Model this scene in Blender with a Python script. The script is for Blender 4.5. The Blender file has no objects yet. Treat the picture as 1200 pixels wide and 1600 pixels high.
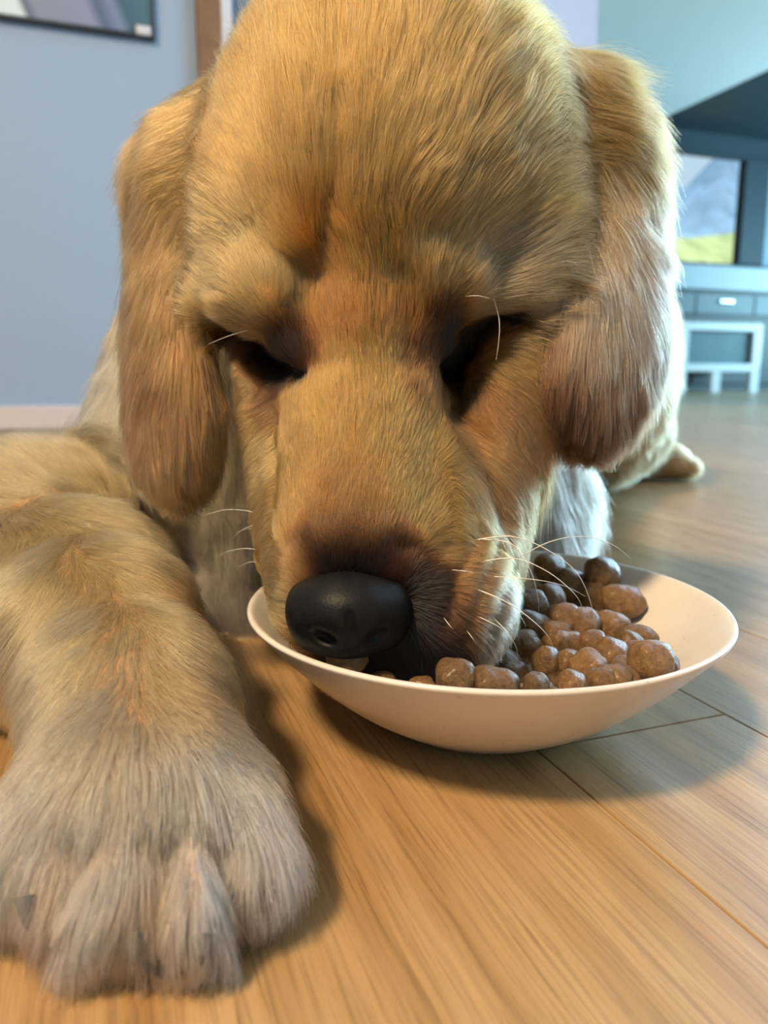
import bpy, bmesh, math, random
import numpy as np
from mathutils import Vector, Matrix
from mathutils.bvhtree import BVHTree
from mathutils.kdtree import KDTree

random.seed(7)
rng = np.random.default_rng(7)
scene = bpy.context.scene
COL = scene.collection

# ------------------------------------------------------------------ camera
PITCH = math.radians(10.0)
CAM = np.array([0.0, 0.0, 0.16])
FWD = np.array([0.0, math.cos(PITCH), -math.sin(PITCH)])
UPV = np.array([0.0, math.sin(PITCH), math.cos(PITCH)])
RGT = np.array([1.0, 0.0, 0.0])
FPX = 1200.0

cam_d = bpy.data.cameras.new('camera')
cam_d.sensor_fit = 'HORIZONTAL'
cam_d.sensor_width = 36.0
cam_d.lens = 36.0
cam_d.clip_start = 0.01
cam_d.clip_end = 200.0
cam_d.dof.use_dof = True
cam_d.dof.focus_distance = 0.295
cam_d.dof.aperture_fstop = 13.0
cam = bpy.data.objects.new('camera', cam_d)
cam.location = Vector(CAM)
cam.rotation_euler = (math.radians(90) - PITCH, 0, 0)
COL.objects.link(cam)
scene.camera = cam

scene.view_settings.view_transform = 'Standard'
scene.view_settings.look = 'None'
scene.view_settings.gamma = 1.0
scene.view_settings.use_curve_mapping = False
scene.view_settings.exposure = 0.0
cy = scene.cycles
cy.max_bounces = 4; cy.diffuse_bounces = 3; cy.glossy_bounces = 3; cy.transmission_bounces = 4; cy.transparent_max_bounces = 4
cy.caustics_reflective = False; cy.caustics_refractive = False
cy.use_adaptive_sampling = True; cy.adaptive_threshold = 0.08

# room axes: u runs along the partition wall, v runs along the floor planks
TH = math.radians(20.0)
UA = np.array([math.cos(TH), math.sin(TH), 0.0])
VA = np.array([-math.sin(TH), math.cos(TH), 0.0])
def uv(u, v, z=0.0):
    p = UA * u + VA * v
    return Vector((p[0], p[1], z))

# ------------------------------------------------------------------ world and lights
w = bpy.data.worlds.new('world'); scene.world = w
w.use_nodes = True
wb = w.node_tree.nodes['Background']
wb.inputs['Color'].default_value = (0.62, 0.84, 1.0, 1)
wb.inputs['Strength'].default_value = 0.85

def area(name, loc, target, sx, sy, power, color, spread=180):
    l = bpy.data.lights.new(name, 'AREA')
    l.shape = 'RECTANGLE'; l.size = sx; l.size_y = sy
    l.energy = power; l.color = color; l.spread = math.radians(spread)
    o = bpy.data.objects.new(name, l)
    o.location = loc
    d = Vector(target) - Vector(loc)
    o.rotation_euler = d.to_track_quat('-Z', 'Y').to_euler()
    COL.objects.link(o)
    return o
# warm ceiling lamp of the room, above and behind the photographer's left shoulder
area('ceiling_lamp_light', (-1.05, -0.90, 2.30), (0.0, 0.35, 0.1), 0.32, 0.32, 108, (1.0, 0.73, 0.44))
# daylight through the patio window in the wall on the right
area('patio_daylight', uv(2.12, 1.05, 1.15), uv(-0.6, 1.6, 0.7), 1.5, 1.9, 38, (0.55, 0.74, 1.0))
# daylight through the next window along, behind the dog's right side
area('side_window_daylight', uv(4.2, 2.35, 1.3), uv(0.0, 0.4, 0.25), 1.8, 1.7, 82, (0.50, 0.76, 1.0))
# added cool light by the right wall, aimed up to brighten the ceiling
area('far_ceiling_fill', uv(9.8, 4.6, 1.4), uv(4.0, 4.4, 2.2), 3.0, 1.9, 600, (0.42, 0.82, 1.0))
sun_d = bpy.data.lights.new('sun', 'SUN'); sun_d.energy = 4.5; sun_d.angle = math.radians(1)
sun_d.color = (1.0, 0.96, 0.85)
sun = bpy.data.objects.new('sun', sun_d); COL.objects.link(sun)
sun.rotation_euler = Vector((-0.5, 1.0, -0.9)).to_track_quat('-Z', 'Y').to_euler()

# ------------------------------------------------------------------ helpers
def pix(x, y, d):
    return CAM + d * (FWD + (x - 600.0) / FPX * RGT - (y - 800.0) / FPX * UPV)
def ray(x, y):
    r = FWD + (x - 600.0) / FPX * RGT - (y - 800.0) / FPX * UPV
    return r / np.linalg.norm(r)
def imgdir(dx, dy, dd=0.0):
    v = dx * RGT - dy * UPV + dd * FWD
    return v / (np.linalg.norm(v) + 1e-9)

def tag(o, label=None, cat=None, group=None, kind=None):
    if label: o['label'] = label
    if cat: o['category'] = cat
    if group: o['group'] = group
    if kind: o['kind'] = kind
    return o

def mesh_obj(name, verts, faces, mat, parent=None, smooth=False):
    me = bpy.data.meshes.new(name)
    me.from_pydata([tuple(map(float, v)) for v in verts], [], [tuple(map(int, f)) for f in faces])
    me.update()
    if smooth:
        me.polygons.foreach_set('use_smooth', [True] * len(me.polygons))
    me.materials.append(mat)
    o = bpy.data.objects.new(name, me)
    COL.objects.link(o)
    if parent: o.parent = parent
    return o

def bm_obj(name, bm, mat, parent=None, smooth=False):
    me = bpy.data.meshes.new(name)
    bm.to_mesh(me); bm.free()
    if smooth:
        me.polygons.foreach_set('use_smooth', [True] * len(me.polygons))
    me.materials.append(mat)
    o = bpy.data.objects.new(name, me)
    COL.objects.link(o)
    if parent: o.parent = parent
    return o

def empty(name, loc=(0, 0, 0), rz=0.0):
    o = bpy.data.objects.new(name, None)
    o.empty_display_size = 0.05
    o.location = loc; o.rotation_euler = (0, 0, rz)
    COL.objects.link(o)
    return o

def box_bm(x0, x1, y0, y1, z0, z1, bevel=0.0, seg=1):
    bm = bmesh.new()
    bmesh.ops.create_cube(bm, size=1.0)
    for v in bm.verts:
        v.co = Vector(((x0 + x1) / 2 + v.co.x * (x1 - x0), (y0 + y1) / 2 + v.co.y * (y1 - y0), (z0 + z1) / 2 + v.co.z * (z1 - z0)))
    if bevel:
        bmesh.ops.bevel(bm, geom=list(bm.edges), offset=bevel, segments=seg, affect='EDGES', profile=0.5)
    return bm

def room_box(name, u0, u1, v0, v1, z0, z1, mat, parent=None, bevel=0.0, seg=1):
    """box aligned with the room axes; its origin stays at the room origin"""
    o = bm_obj(name, box_bm(u0, u1, v0, v1, z0, z1, bevel, seg), mat, parent)
    if parent is None:
        o.rotation_euler = (0, 0, TH)
    return o

# ------------------------------------------------------------------ materials
class NT:
    def __init__(s, name):
        s.m = bpy.data.materials.new(name); s.m.use_nodes = True
        s.t = s.m.node_tree; s.n = s.t.nodes; s.l = s.t.links
        s.b = s.n['Principled BSDF']; s.out = s.n['Material Output']
    def add(s, typ, **kw):
        nd = s.n.new(typ)
        for k, v in kw.items(): setattr(nd, k, v)
        return nd
    def link(s, a, b): s.l.new(a, b)
    def mapping(s, scale, src='Object', loc=(0, 0, 0)):
        tc = s.add('ShaderNodeTexCoord'); mp = s.add('ShaderNodeMapping')
        mp.inputs['Scale'].default_value = scale; mp.inputs['Location'].default_value = loc
        s.link(tc.outputs[src], mp.inputs['Vector'])
        return mp.outputs['Vector']
    def noise(s, vec, scale, detail=4, rough=0.55, dist=0.0):
        nd = s.add('ShaderNodeTexNoise')
        nd.inputs['Scale'].default_value = scale; nd.inputs['Detail'].default_value = detail
        nd.inputs['Roughness'].default_value = rough; nd.inputs['Distortion'].default_value = dist
        if vec is not None: s.link(vec, nd.inputs['Vector'])
        return nd
    def ramp(s, fac, stops, interp='LINEAR'):
        r = s.add('ShaderNodeValToRGB'); r.color_ramp.interpolation = interp
        el = r.color_ramp.elements
        while len(el) < len(stops): el.new(0.5)
        for e, (p, c) in zip(el, stops):
            e.position = p; e.color = (*c, 1) if len(c) == 3 else c
        s.link(fac, r.inputs['Fac'])
        return r.outputs['Color']
    def mix(s, fac, a, b, typ='MIX'):
        m = s.add('ShaderNodeMix', data_type='RGBA', blend_type=typ)
        for sock, val in ((m.inputs[0], fac), (m.inputs[6], a), (m.inputs[7], b)):
            if hasattr(val, 'is_linked'): s.link(val, sock)
            elif isinstance(val, (int, float)): sock.default_value = val
            else: sock.default_value = (*val, 1)
        return m.outputs[2]
    def bump(s, height, strength, dist=0.001):
        b = s.add('ShaderNodeBump')
        b.inputs['Strength'].default_value = strength; b.inputs['Distance'].default_value = dist
        s.link(height, b.inputs['Height']); s.link(b.outputs['Normal'], s.b.inputs['Normal'])

def simple(name, col, rough=0.5, spec=0.5, var=0.06, scale=30.0, metal=0.0, bump=0.0):
    t = NT(name)
    nz = t.noise(t.mapping((1, 1, 1)), scale)
    c0 = tuple(max(0, c * (1 - var)) for c in col); c1 = tuple(min(1, c * (1 + var)) for c in col)
    t.link(t.ramp(nz.outputs['Fac'], [(0.3, c0), (0.7, c1)]), t.b.inputs['Base Color'])
    t.b.inputs['Roughness'].default_value = rough
    t.b.inputs['Specular IOR Level'].default_value = spec
    t.b.inputs['Metallic'].default_value = metal
    if bump: t.bump(nz.outputs['Fac'], bump)
    return t.m

def mat_wood():
    t = NT('oak_laminate')
    oi = t.add('ShaderNodeObjectInfo')
    tc = t.add('ShaderNodeTexCoord')
    off = t.add('ShaderNodeVectorMath', operation='SCALE'); off.inputs[0].default_value = (3.7, 9.1, 5.3)
    t.link(oi.outputs['Random'], off.inputs['Scale'])
    add = t.add('ShaderNodeVectorMath', operation='ADD')
    t.link(tc.outputs['Object'], add.inputs[0]); t.link(off.outputs[0], add.inputs[1])
    def mp(sc):
        m = t.add('ShaderNodeMapping'); m.inputs['Scale'].default_value = sc
        t.link(add.outputs[0], m.inputs['Vector']); return m.outputs['Vector']
    # broad cathedral figure: distorted rings stretched along the plank
    wv = t.add('ShaderNodeTexWave', wave_type='BANDS', bands_direction='X', wave_profile='SIN')
    wv.inputs['Scale'].default_value = 11.0; wv.inputs['Distortion'].default_value = 7.0
    wv.inputs['Detail'].default_value = 3.0; wv.inputs['Detail Scale'].default_value = 0.9
    t.link(mp((1.0, 0.16, 1.0)), wv.inputs['Vector'])
    n1 = t.noise(mp((9, 0.8, 1)), 4.0, 5, 0.6, 0.4)
    fine = t.noise(mp((90, 2.2, 1)), 6.0, 5, 0.65)
    pores = t.noise(mp((150, 5.0, 1)), 5.0, 3, 0.6)
    c1 = t.ramp(wv.outputs['Fac'], [(0.0, (0.43, 0.235, 0.085)), (0.5, (0.56, 0.33, 0.135)), (1.0, (0.61, 0.375, 0.165))])
    c2 = t.ramp(n1.outputs['Fac'], [(0.3, (0.40, 0.215, 0.08)), (0.7, (0.66, 0.42, 0.20))])
    c = t.mix(0.55, c1, c2)
    f = t.ramp(fine.outputs['Fac'], [(0.34, (0.62, 0.58, 0.53)), (0.50, (0.98, 0.97, 0.96)), (0.66, (1.12, 1.11, 1.09))])
    c = t.mix(0.8, c, f, 'MULTIPLY')
    p = t.ramp(pores.outputs['Fac'], [(0.60, (1, 1, 1)), (0.70, (0.60, 0.52, 0.45))])
    c = t.mix(0.7, c, p, 'MULTIPLY')
    # whole-plank tint
    tint = t.ramp(oi.outputs['Random'], [(0.0, (0.60, 0.66, 0.70)), (0.5, (0.68, 0.74, 0.78)), (1.0, (0.76, 0.79, 0.80))])
    c = t.mix(1.0, c, tint, 'MULTIPLY')
    t.link(c, t.b.inputs['Base Color'])
    rr = t.ramp(fine.outputs['Fac'], [(0.3, (0.40,) * 3), (0.7, (0.24,) * 3)])
    t.link(rr, t.b.inputs['Roughness'])
    t.b.inputs['Specular IOR Level'].default_value = 0.5
    t.bump(fine.outputs['Fac'], 0.18, 0.0006)
    return t.m

M_WOOD = mat_wood()
M_JOINT = simple('dark_joint', (0.10, 0.055, 0.02), 0.8)
M_WALL = simple('blue_grey_paint', (0.35, 0.48, 0.65), 0.85, 0.2, 0.02, 60, bump=0.05)
M_PALEB = simple('pale_blue_paint', (0.50, 0.57, 0.70), 0.85, 0.2, 0.02, 40)
M_WHITE = simple('white_paint', (0.78, 0.80, 0.82), 0.8, 0.2, 0.02, 40)
M_BASEB = simple('baseboard_paint', (0.72, 0.66, 0.66), 0.6, 0.3, 0.03, 40)
M_DARK = simple('dark_navy_paint', (0.020, 0.036, 0.052), 0.6, 0.3, 0.1, 20)
M_NAVYC = simple('dark_cabinet', (0.022, 0.036, 0.05), 0.5, 0.4, 0.1, 20)
M_SILL = simple('light_grey_worktop', (0.34, 0.38, 0.44), 0.5, 0.4, 0.04, 20)
M_GREYC = simple('blue_grey_drawer', (0.09, 0.12, 0.15), 0.5, 0.4, 0.05, 20)
M_FRAMEW = simple('white_metal', (0.66, 0.70, 0.76), 0.4, 0.5, 0.02, 20)
M_TIMBER = simple('brown_timber', (0.24, 0.14, 0.075), 0.55, 0.3, 0.15, 12)
M_DOOR = simple('blue_grey_door', (0.16, 0.22, 0.28), 0.6, 0.3, 0.05, 10)
M_STEEL = simple('brushed_steel', (0.6, 0.62, 0.65), 0.3, 0.5, 0.05, 60, metal=1.0)
M_LAWN = simple('garden_grass', (0.42, 0.50, 0.24), 0.9, 0.1, 0.35, 2)
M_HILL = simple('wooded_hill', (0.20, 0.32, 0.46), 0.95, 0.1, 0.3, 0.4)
t = NT('window_glass')
t.b.inputs['Base Color'].default_value = (1, 1, 1, 1); t.b.inputs['Roughness'].default_value = 0.0
t.b.inputs['Transmission Weight'].default_value = 1.0; t.b.inputs['IOR'].default_value = 1.01
nz = t.noise(t.mapping((1, 1, 1)), 3.0)
t.link(t.ramp(nz.outputs['Fac'], [(0, (0.96, 0.99, 1)), (1, (1, 1, 1))]), t.b.inputs['Base Color'])
M_GLASS = t.m

# ------------------------------------------------------------------ structure of the room
ROOM_H = 2.9
floor = room_box('floor', -3.0, 10.0, -3.0, 8.0, -0.10, -0.003, M_WOOD)
tag(floor, 'oak laminate floor laid in long planks', None, None, 'structure')

def plank_mesh(wd, ln):
    bm = box_bm(-wd / 2 + 0.0002, wd / 2 - 0.0002, -ln / 2 + 0.0002, ln / 2 - 0.0002, -0.006, 0.0, 0.0005, 1)
    me = bpy.data.meshes.new('plank'); bm.to_mesh(me); bm.free()
    me.materials.append(M_WOOD)
    return me
PM = {0.208: plank_mesh(0.208, 1.28), 0.104: plank_mesh(0.104, 0.90)}
def in_view(u, v, m=0.12):
    p = uv(u, v)
    if p.y < 0.06: return False
    return abs(p.x) < p.y * 0.56 + m and p.y < 10.2
rows = [(-0.039 - 0.208 * i, 0.208) for i in range(9)] + [(0.169, 0.104), (0.273, 0.104)] + [(0.377 + 0.208 * i, 0.208) for i in range(34)]
rr_ = random.Random(3)
for (u0, wd) in rows:
    ln = 1.28 if wd > 0.15 else 0.90
    ph = rr_.uniform(0, ln)
    if abs(u0 - 0.169) < 1e-6: ph = 0.27 % ln            # butt joint beside the bowl
    if abs(u0 + 0.039) < 1e-6: ph = 1.05
    if abs(u0 + 0.247) < 1e-6: ph = 0.405
    v0 = -2 * ln + ph
    while v0 < 8.0:
        cu, cv = u0 + wd / 2, v0 + ln / 2
        vis = any(in_view(u0 + a * wd, v0 + b * ln) for a in (0, 1) for b in np.linspace(0, 1, 9))
        if vis and not (cv > 2.7 and cu < 1.7) and v0 > -1.4:
            o = bpy.data.objects.new('plank', PM[wd]); COL.objects.link(o)
            o.parent = floor
            o.location = (cu, cv, 0.0)
            if rr_.random() < 0.5: o.rotation_euler = (0, 0, math.pi)
        v0 += ln

def struct(o): o['kind'] = 'structure'; return o
# partition wall behind the dog, with a doorway behind the head
DU0, DU1 = -0.0, 0.0
def u_at(px, v):
    a = math.atan2((px - 600.0), FPX / math.cos(PITCH) * 1.0) + TH
    return v * math.tan(a)
VW = 2.6
ud0 = u_at(366, VW - 0.06)      # where the timber casing ends and the white door frame starts
struct(room_box('wall_left', -3.0, ud0 - 0.03, VW, VW + 0.12, 0, ROOM_H, M_WALL))
struct(room_box('wall_back', ud0 + 0.95, 1.77, VW, VW + 0.12, 0, ROOM_H, M_PALEB))
struct(room_box('wall_lintel', ud0 - 0.03, ud0 + 0.95, VW, VW + 0.12, 2.1, ROOM_H, M_WALL))
struct(room_box('baseboard_left', -3.0, ud0 - 0.10, VW - 0.015, VW, 0, 0.072, M_BASEB, None, 0.003))
struct(room_box('trim_1', ud0 - 0.072, ud0, VW - 0.035, VW + 0.02, 0, 2.15, M_TIMBER, None, 0.004))
struct(room_box('trim_2', ud0, ud0 + 0.035, VW - 0.030, VW + 0.02, 0, 2.13, M_FRAMEW, None, 0.004))
door = struct(room_box('door_1', ud0 + 0.035, ud0 + 0.95, VW + 0.03, VW + 0.07, 0.005, 2.1, M_DOOR, None, 0.004))
for z0, z1 in ((0.25, 0.95), (1.1, 1.95)):
    room_box('door_panel', ud0 + 0.17, ud0 + 0.81, VW + 0.022, VW + 0.034, z0, z1, M_DOOR, door, 0.008)
bm = bmesh.new()
bmesh.ops.create_cone(bm, cap_ends=True, segments=16, radius1=0.011, radius2=0.011, depth=0.12)
bmesh.ops.rotate(bm, verts=bm.verts, cent=(0, 0, 0), matrix=Matrix.Rotation(math.pi / 2, 3, 'Y'))
bmesh.ops.translate(bm, verts=bm.verts, vec=(ud0 + 0.87, VW - 0.02, 1.02))
bm_obj('door_handle', bm, M_STEEL, door, True)

# far end of the room: dark wall with a window over the garden, white ceiling with a dark strip
VF = 7.6
UC = 5.86
WU0, WU1, WU2 = u_at(1010, VF), u_at(1141, VF), u_at(1178, VF)
def z_at(py, px, v):
    a = math.atan2((px - 600.0), FPX / math.cos(PITCH))
    dist = v / math.cos(a + TH)                # horizontal range
    r = ray(px, py)
    return 0.16 + dist * r[2] / math.hypot(r[0], r[1])
ZW0, ZW1 = z_at(417, 1095, VF), z_at(239, 1095, VF)
struct(room_box('ceiling', -3.0, UC, -3.0, VF + 0.2, ROOM_H, ROOM_H + 0.1, M_WHITE))
struct(room_box('ceiling_strip', UC, 10.0, -3.0, VF + 0.2, ROOM_H + 0.02, ROOM_H + 0.12, M_DARK))
struct(room_box('wall_far', 1.77, WU0 - 1.2, VF, VF + 0.15, 0, ROOM_H + 0.05, M_WALL))
struct(room_box('wall_far_below', WU0 - 1.2, 10.0, VF, VF + 0.15, 0, ZW0, M_DARK))
struct(room_box('wall_far_above', WU0 - 1.2, 10.0, VF, VF + 0.15, ZW1, ROOM_H + 0.05, M_DARK))
struct(room_box('wall_far_pier', WU2 + 1.3, 10.0, VF, VF + 0.15, ZW0, ZW1, M_DARK))
win = struct(room_box('window_1', WU0 - 1.2, WU2 + 1.3, VF + 0.03, VF + 0.10, ZW0, ZW0 + 0.05, M_DARK))
room_box('window_frame', WU1, WU2, VF + 0.0, VF + 0.12, ZW0 + 0.05, ZW1 - 0.05, M_DARK, win, 0.006)
room_box('window_frame', WU0 - 1.2, WU2 + 1.3, VF + 0.03, VF + 0.10, ZW1 - 0.05, ZW1, M_DARK, win)
room_box('window_pane', WU0 - 1.2, WU1, VF + 0.06, VF + 0.066, ZW0 + 0.05, ZW1 - 0.05, M_GLASS, win)
room_box('window_pane', WU2, WU2 + 1.3, VF + 0.06, VF + 0.066, ZW0 + 0.05, ZW1 - 0.05, simple('blue_grey_blind', (0.20, 0.30, 0.40), 0.6, 0.3, 0.05, 5), win)
# near side of the room, out of frame
struct(room_box('wall_corner', 1.65, 1.77, VW + 0.12, VF, 0, ROOM_H, M_WHITE))
struct(room_box('wall_side', -3.1, -3.0, -3.0, VW, 0, ROOM_H, M_WALL))
struct(room_box('wall_near', -3.0, 10.0, -3.1, -3.0, 0, ROOM_H, M_WHITE))
struct(room_box('wall_right', 10.0, 10.1, -3.0, VF, 0, ROOM_H, M_WHITE))
# garden seen through the window
def bank(d0, d1, d2, hgt, seed):
    V = []; Fc = []; n = 60
    for j, (dv, k) in enumerate(((d0, 0.0), ((d0 + d1) / 2, 0.62), (d1, 1.0), (d2, 0.6))):
        for i in range(n):
            u = -10 + i * (dv * 2.2 + 20) / n
            h = hgt * (1 + .10 * math.sin(u * 0.21 + seed) + .05 * math.sin(u * 0.63 + seed * 2) + .03 * math.sin(u * 1.7))
            V.append((u, dv, -0.6 + h * k))
    for j in range(3):
        for i in range(n - 1):
            a = j * n + i
            Fc.append((a, a + 1, a + n + 1, a + n))
    return V, Fc
bv, bf = bank(VF + 1.0, 20.0, 30.0, 5.6, 0.4)
lawn = struct(mesh_obj('garden_lawn', bv, bf, M_LAWN, None, True)); lawn.rotation_euler = (0, 0, TH)
def hill_mesh(): return bank(40.0, 60.0, 80.0, 19.0, 1.9)
hv, hf = hill_mesh()
hill = struct(mesh_obj('garden_hill', hv, hf, M_HILL, None, True)); hill.rotation_euler = (0, 0, TH)

# cabinet, worktop and white rack under the window
cu0, cu1 = u_at(960, VF - 0.4), u_at(1235, VF - 0.4)
cv0 = VF - 0.62
zt0, zt1 = z_at(455, 1130, cv0), z_at(417, 1130, cv0)
wt = room_box('worktop', cu0, cu1, cv0 - 0.02, VF - 0.004, zt0, zt1, M_SILL, None, 0.01)
tag(wt, 'pale grey thick worktop under the far window', 'worktop')
cab = tag(empty('low_cabinet', uv(0, 0), TH), 'dark blue low cabinet under the pale worktop below the window', 'cabinet')
room_box('body', cu0 + 0.02, cu1 - 0.02, cv0 + 0.04, VF - 0.004, 0.0, zt0, M_NAVYC, cab)
zd = z_at(492, 1130, cv0)
nd = 3
for i in range(nd):
    a = cu0 + 0.03 + i * (cu1 - cu0 - 0.06) / nd; b = a + (cu1 - cu0 - 0.06) / nd - 0.015
    dr = room_box('drawer', a, b, cv0, cv0 + 0.04, zd, zt0 - 0.04, M_GREYC, cab, 0.005)
    room_box('handle', (a + b) / 2 - 0.09, (a + b) / 2 + 0.09, cv0 - 0.03, cv0 - 0.012, (zd + zt0) / 2, (zd + zt0) / 2 + 0.025, M_STEEL, dr, 0.004)
    room_box('cabinet_door', a, b, cv0 + 0.01, cv0 + 0.04, 0.08, zd - 0.06, M_NAVYC, cab, 0.005)
rv = VF - 1.1
ru0, ru1 = u_at(1030, rv), u_at(1187, rv)
rack = tag(empty('wire_rack', uv(0, 0), TH), 'low white framed rack standing on short legs before the dark cabinet', 'rack')
zr0, zr1 = z_at(581, 1120, rv), z_at(504, 1120, rv)
th = 0.085
room_box('top_rail', ru0, ru1, rv, rv + 0.05, zr1 - th, zr1, M_FRAMEW, rack, 0.008)
room_box('bottom_rail', ru0, ru1, rv, rv + 0.05, zr0, zr0 + th, M_FRAMEW, rack, 0.008)
um = u_at(1066, rv)
for a, b in ((ru0, ru0 + 0.10), (um - 0.06, um + 0.06), (ru1 - 0.11, ru1)):
    room_box('post', a, b, rv + 0.004, rv + 0.046, zr0 + th, zr1 - th, M_FRAMEW, rack)
room_box('back_panel', ru0 + 0.02, ru1 - 0.02, rv + 0.05, rv + 0.40, zr0 + 0.02, zr1 - 0.02, simple('teal_dark_panel', (0.05, 0.12, 0.16), 0.5, 0.4, 0.1, 6), rack)
for c in (um, u_at(1120, rv), u_at(1180, rv)):
    room_box('leg', c - 0.055, c + 0.055, rv + 0.004, rv + 0.046, 0.0, zr0, M_FRAMEW, rack)

# framed glossy picture on the partition wall
def mat_picture():
    t = NT('picture_bands')
    tc = t.add('ShaderNodeTexCoord'); sp = t.add('ShaderNodeSeparateXYZ')
    mp = t.add('ShaderNodeMapping'); mp.inputs['Rotation'].default_value = (0, 0.25, 0)
    t.link(tc.outputs['Generated'], mp.inputs['Vector']); t.link(mp.outputs['Vector'], sp.inputs[0])
    c = t.ramp(sp.outputs['X'], [(0.60, (0.62, 0.80, 0.84)), (0.685, (0.70, 0.86, 0.90)), (0.70, (0.10, 0.14, 0.20)), (0.72, (0.26, 0.30, 0.42)), (0.84, (0.27, 0.32, 0.46)), (0.865, (0.10, 0.15, 0.25)), (0.90, (0.22, 0.28, 0.46)), (0.925, (0.07, 0.15, 0.21)), (1.0, (0.09, 0.20, 0.26))])  # pale, dark, lavender and teal bands set across the panel
    t.link(c, t.b.inputs['Base Color'])
    t.b.inputs['Roughness'].default_value = 0.25
    return t.m
pu1 = u_at(268, VW - 0.03)
pz0 = z_at(62, 265, VW - 0.03)
pic = tag(empty('framed_picture', uv(0, 0), TH), 'large glossy blue and white picture in thin dark frame on blue-grey wall', 'picture')
room_box('print', pu1 - 1.2, pu1 - 0.008, VW - 0.022, VW - 0.004, pz0 + 0.008, pz0 + 0.80, mat_picture(), pic)
for a, b, c, d in ((pu1 - 1.2, pu1, pz0, pz0 + 0.008), (pu1 - 1.2, pu1, pz0 + 0.792, pz0 + 0.80), (pu1 - 0.008, pu1, pz0 + 0.008, pz0 + 0.792), (pu1 - 1.208, pu1 - 1.2, pz0, pz0 + 0.80)):
    room_box('frame', a, b, VW - 0.030, VW, c, d, M_NAVYC, pic)
room_box('corner_clip', pu1 - 0.055, pu1 - 0.012, VW - 0.034, VW - 0.024, pz0 + 0.004, pz0 + 0.03, M_FRAMEW, pic, 0.004)

# ------------------------------------------------------------------ bowl
BC = np.array([0.0469, 0.3510]); BR = 0.110; BH = 0.0556
# outer profile (r, z) from foot to lip, then inner profile back to the centre
OUT = [(0.0, 0.0022), (0.038, 0.0022), (0.0405, 0.0), (0.0445, 0.0), (0.0475, 0.0022), (0.056, 0.0068), (0.066, 0.0132), (0.076, 0.0208), (0.086, 0.0296), (0.095, 0.0385), (0.1025, 0.0466), (0.1075, 0.0522), (0.1096, 0.0546)]
LIP = [(0.1103, 0.0556), (0.1100, 0.0566), (0.1088, 0.0570), (0.1074, 0.0566)]
INN = [(0.1050, 0.0542), (0.100, 0.0490), (0.092, 0.0410), (0.083, 0.0326), (0.073, 0.0248), (0.062, 0.0180), (0.050, 0.0124), (0.036, 0.0082), (0.020, 0.0064), (0.0, 0.0060)]
def inner_z(r):
    xs = [p[0] for p in INN][::-1]; zs = [p[1] for p in INN][::-1]
    return float(np.interp(r, xs, zs))
def lathe(prof, seg):
    V = []; Fc = []
    for (r, z) in prof:
        for i in range(seg):
            a = 2 * math.pi * i / seg
            V.append((r * math.cos(a), r * math.sin(a), z))
    for j in range(len(prof) - 1):
        for i in range(seg):
            i2 = (i + 1) % seg
            Fc.append((j * seg + i, j * seg + i2, (j + 1) * seg + i2, (j + 1) * seg + i))
    return V, Fc
def mat_bowl():
    t = NT('cream_glazed_ceramic')
    nz = t.noise(t.mapping((1, 1, 1)), 35.0, 5, 0.6)
    sp = t.noise(t.mapping((1, 1, 1)), 420.0, 2, 0.5)
    c = t.ramp(nz.outputs['Fac'], [(0.3, (0.70, 0.655, 0.59)), (0.7, (0.75, 0.71, 0.65))])
    c = t.mix(1.0, c, t.ramp(sp.outputs['Fac'], [(0.24, (0.75, 0.66, 0.55)), (0.31, (1, 1, 1))]), 'MULTIPLY')
    t.link(c, t.b.inputs['Base Color'])
    t.b.inputs['Roughness'].default_value = 0.32
    t.b.inputs['Coat Weight'].default_value = 0.25; t.b.inputs['Coat Roughness'].default_value = 0.15
    t.bump(t.noise(t.mapping((1, 1, 1)), 60.0, 3, 0.5).outputs['Fac'], 0.06, 0.001)
    return t.m
lv, lf = lathe(OUT + LIP + INN, 128)
bowl = mesh_obj('food_bowl', lv, lf, mat_bowl(), None, True)
bowl.location = (BC[0], BC[1], 0.0)
tag(bowl, 'shallow cream ceramic bowl of kibble on the oak floor under the muzzle', 'bowl')
mo = bowl.modifiers.new('sub', 'SUBSURF'); mo.levels = 1; mo.render_levels = 1
#KIBBLE
def mat_kibble():
    t = NT('wet_brown_kibble')
    oi = t.add('ShaderNodeObjectInfo')
    nz = t.noise(t.mapping((1, 1, 1)), 3.2, 6, 0.68)
    sp = t.noise(t.mapping((1, 1, 1)), 14.0, 2, 0.5)
    c = t.ramp(nz.outputs['Fac'], [(0.28, (0.085, 0.043, 0.013)), (0.52, (0.185, 0.101, 0.033)), (0.78, (0.30, 0.18, 0.066))])
    c = t.mix(1.0, c, t.ramp(oi.outputs['Random'], [(0, (0.72, 0.70, 0.68)), (1, (1.18, 1.12, 1.05))]), 'MULTIPLY')
    c = t.mix(0.6, c, t.ramp(sp.outputs['Fac'], [(0.62, (1, 1, 1)), (0.72, (1.7, 1.6, 1.4))]), 'MULTIPLY')
    t.link(c, t.b.inputs['Base Color'])
    t.link(t.ramp(nz.outputs['Fac'], [(0.3, (0.30,) * 3), (0.7, (0.46,) * 3)]), t.b.inputs['Roughness'])
    t.b.inputs['Coat Weight'].default_value = 0.15; t.b.inputs['Coat Roughness'].default_value = 0.25
    t.bump(nz.outputs['Fac'], 0.9, 0.0016)
    return t.m
M_KIB = mat_kibble()
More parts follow.
